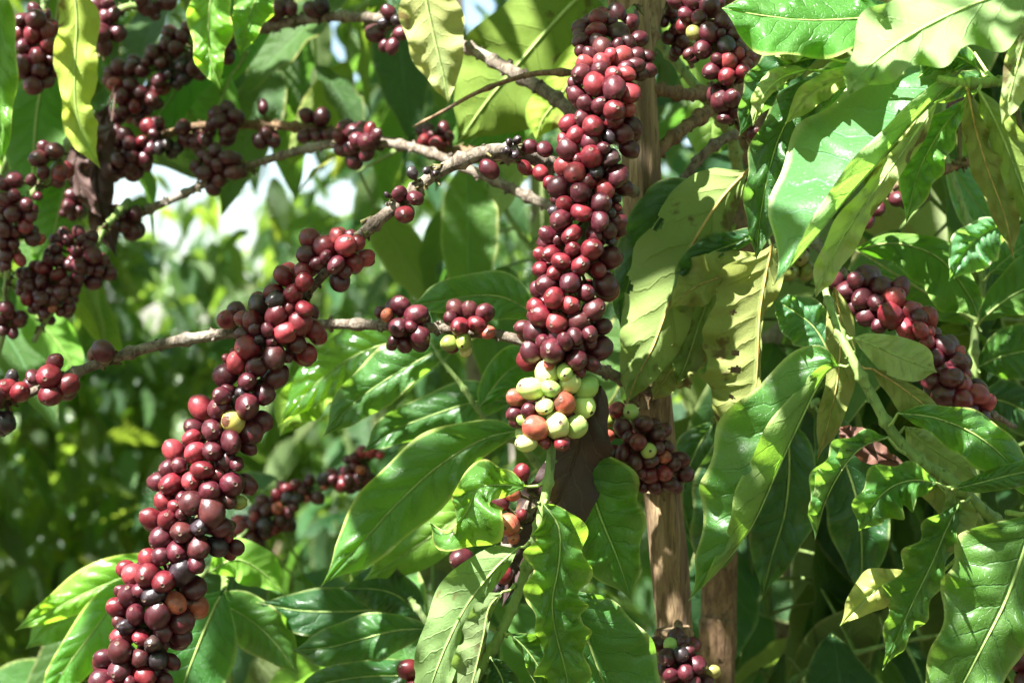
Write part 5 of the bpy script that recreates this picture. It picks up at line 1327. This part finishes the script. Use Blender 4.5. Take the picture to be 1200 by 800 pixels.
# ------------------------------------------------------------------ crown overhead: out of the frame, it breaks the sun into patches
bpy.context.view_layer.update()
rg = random.Random(77)
over = []
while len(over) < 1250:
    h = rg.uniform(1.84, 2.9)
    k = (h - 1.45) / SUN.z
    x0 = rg.uniform(-0.62, 0.72)
    y0 = rg.uniform(0.75, 2.5)
    if x0 < -0.15 * y0 and rg.random() < 0.5: continue      # the crown is thinner over the left side
    x = x0 + SUN.x * k
    y = y0 + SUN.y * k
    if h - CAM_H < 0.20 * max(y, 0) + 0.1: continue
    if Vector((x, y, h - CAM_H)).length < 0.35: continue
    L = rg.uniform(0.09, 0.17)
    over.append((rg.randrange(10), leaf_matrix(Vector((x, y, h)), rg.uniform(0, 6.28), rg.uniform(-0.1, 0.8), rg.uniform(-.4, .4), L)))
n_near = len(over)
far_over = []  # unseen leaves added to throw dappled shade on the background bushes
while len(far_over) < 300:
    h = rg.uniform(2.45, 3.5)
    k = (h - 1.5) / SUN.z
    y = rg.uniform(2.6, 5.2)
    x = rg.uniform(-0.42, 0.36) * y + SUN.x * k
    y += SUN.y * k
    if h - CAM_H < 0.2 * max(y, 0) + 0.1: continue
    m = leaf_matrix(Vector((x, y, h)), rg.uniform(0, 6.28), rg.uniform(-0.1, 0.8), rg.uniform(-.4, .4), rg.uniform(0.13, 0.22))
    if noise.noise(Vector((x * 4, y * 4, h * 2))) < -0.12: continue
    far_over.append((10 + rg.randrange(10), m))
tag(joined_leaves('overhead_foliage', far_over, 'leaf_far'), 'leaves added above the background bushes, out of the frame, to dapple them', 'foliage', kind='stuff')
# unseen crowns added round about: they take most of the open sky but leave the sun's path free
shade = []
while len(shade) < 3600:
    h = rg.uniform(2.9, 4.6)
    x, y = rg.uniform(-5, 5), rg.uniform(-4.5, 5.5)
    k = (h - 1.5) / SUN.z
    gx_, gy_ = x - SUN.x * k, y - SUN.y * k
    if -0.2 < gy_ < 8 and abs(gx_) < 0.5 * max(gy_, 0) + 0.75: continue
    if y > 0 and h - CAM_H < 0.21 * y + 0.3: continue
    if noise.noise(Vector((x * 1.3, y * 1.3, h))) < -0.25: continue
    shade.append((10 + rg.randrange(10), leaf_matrix(Vector((x, y, h)), rg.uniform(0, 6.28), rg.uniform(-0.2, 0.9), rg.uniform(-.5, .5), rg.uniform(0.2, 0.34))))
tag(joined_leaves('added_canopy', shade, 'leaf_far'), 'leafy crowns added unseen around and behind the viewer to dim the sky', 'added canopy', kind='stuff')
# sun holes: photo pixels that stand in direct sun
LIT = [(590, 190, 1.07, 0), ]
LITPX = """698 95 1.06;735 107 1.06;715 85 1.06;730 68 1.06;685 72 1.06;668 195 1.06;710 225 1.06;672 202 1.06;680 305 1.06;668 350 1.06;655 375 1.06;693 283 1.06;
625 460 1.06;645 505 1.06;370 290 1.06;395 275 1.06;410 285 1.06;425 300 1.06;330 325 1.07;355 320 1.07;345 390 1.07;277 425 1.07;237 475 1.07;205 525 1.07;
225 520 1.07;240 550 1.07;200 560 1.07;225 562 1.07;190 590 1.07;197 610 1.07;150 668 1.07;160 675 1.07;145 715 1.07;220 545 1.07;
1045 370 1.11;1070 365 1.11;1060 382 1.11;1088 400 1.11;1125 455 1.11;1155 475 1.11;848 72 1.1;862 68 1.1;850 90 1.1;
1010 60 0.96;1060 40 0.96;1120 20 0.96;1020 110 0.97;1060 90 0.97;1090 110 0.97;970 150 0.97;950 170 0.97;1000 130 0.97;930 160 0.97;1100 60 0.96;990 90 0.97;
1075 420 1.04;1090 425 1.04;930 400 1.16;955 415 1.16;990 715 1.06;1000 720 1.07;1060 575 1.02;1065 590 1.02;970 560 1.02;985 545 1.02;1110 640 1.02;1118 660 1.02;
1040 745 1.04;1080 90 1.01;1050 110 1.01;1020 130 1.0;990 150 1.0;960 180 .99;940 200 .98;1010 160 1.0;1040 140 1.0;1070 120 1.01;1100 90 1.01;1020 100 1.0;970 200 .99;1035 700 1.04;905 560 1.05;842 600 1.06;630 640 1.06;632 655 1.06;690 640 1.06;520 560 1.08;400 650 1.25;420 640 1.25;
88 60 1.34;90 20 1.34;88 120 1.34;500 60 1.3;515 30 1.3;520 90 1.3;570 130 1.42;600 150 1.42;680 100 1.38;640 60 1.42;580 90 1.42;350 470 1.42;340 490 1.42;
520 195 1.10;495 210 1.10;530 640 1.33;560 610 1.33;240 60 1.36;298 20 1.38;780 340 1.17;760 400 1.17;860 400 1.14;870 440 1.14;500 690 1.07;505 770 1.07;
720 465 1.15;780 545 1.16;765 550 1.16;135 60 1.5;160 100 1.5;40 250 1.4;1190 100 0.95;1180 60 0.95;785 650 1.22;790 700 1.22;600 470 1.06;50 20 1.4;
100 700 1.4;140 690 1.4;80 760 1.38;1130 300 1.26;1060 290 1.28;1165 240 0.98;1150 180 0.98"""
targets = [P(*map(float, e.split())) for e in LITPX.replace('\n', '').split(';') if e.strip()]


def bvh_of(items):
    Vs, Fs, own = [], [], []
    o = 0
    for n_, (k, m) in enumerate(items):
        V, U, F = TPL[k]
        A = np.array(m)
        W = V @ A[:3, :3].T + A[:3, 3]
        Vs += [tuple(w) for w in W]
        Fs += [tuple(int(i) + o for i in f) for f in F]
        own += [n_] * len(F)
        o += len(V)
    return BVHTree.FromPolygons(Vs, Fs), own


bv, own = bvh_of(over)
gone = set()
for T in targets:
    p = T.copy()
    for _ in range(60):
        hit = bv.ray_cast(p + SUN * 0.001, SUN)
        if hit[0] is None: break
        gone.add(own[hit[2]])
        p = hit[0]
over = [it for i, it in enumerate(over) if i not in gone]
print('overhead leaves kept', len(over), 'removed', len(gone))
tag(joined_leaves('overhead_foliage', over, 'leaf'), 'upper crown of the coffee bush just above the frame, shading the branches', 'foliage', kind='stuff')
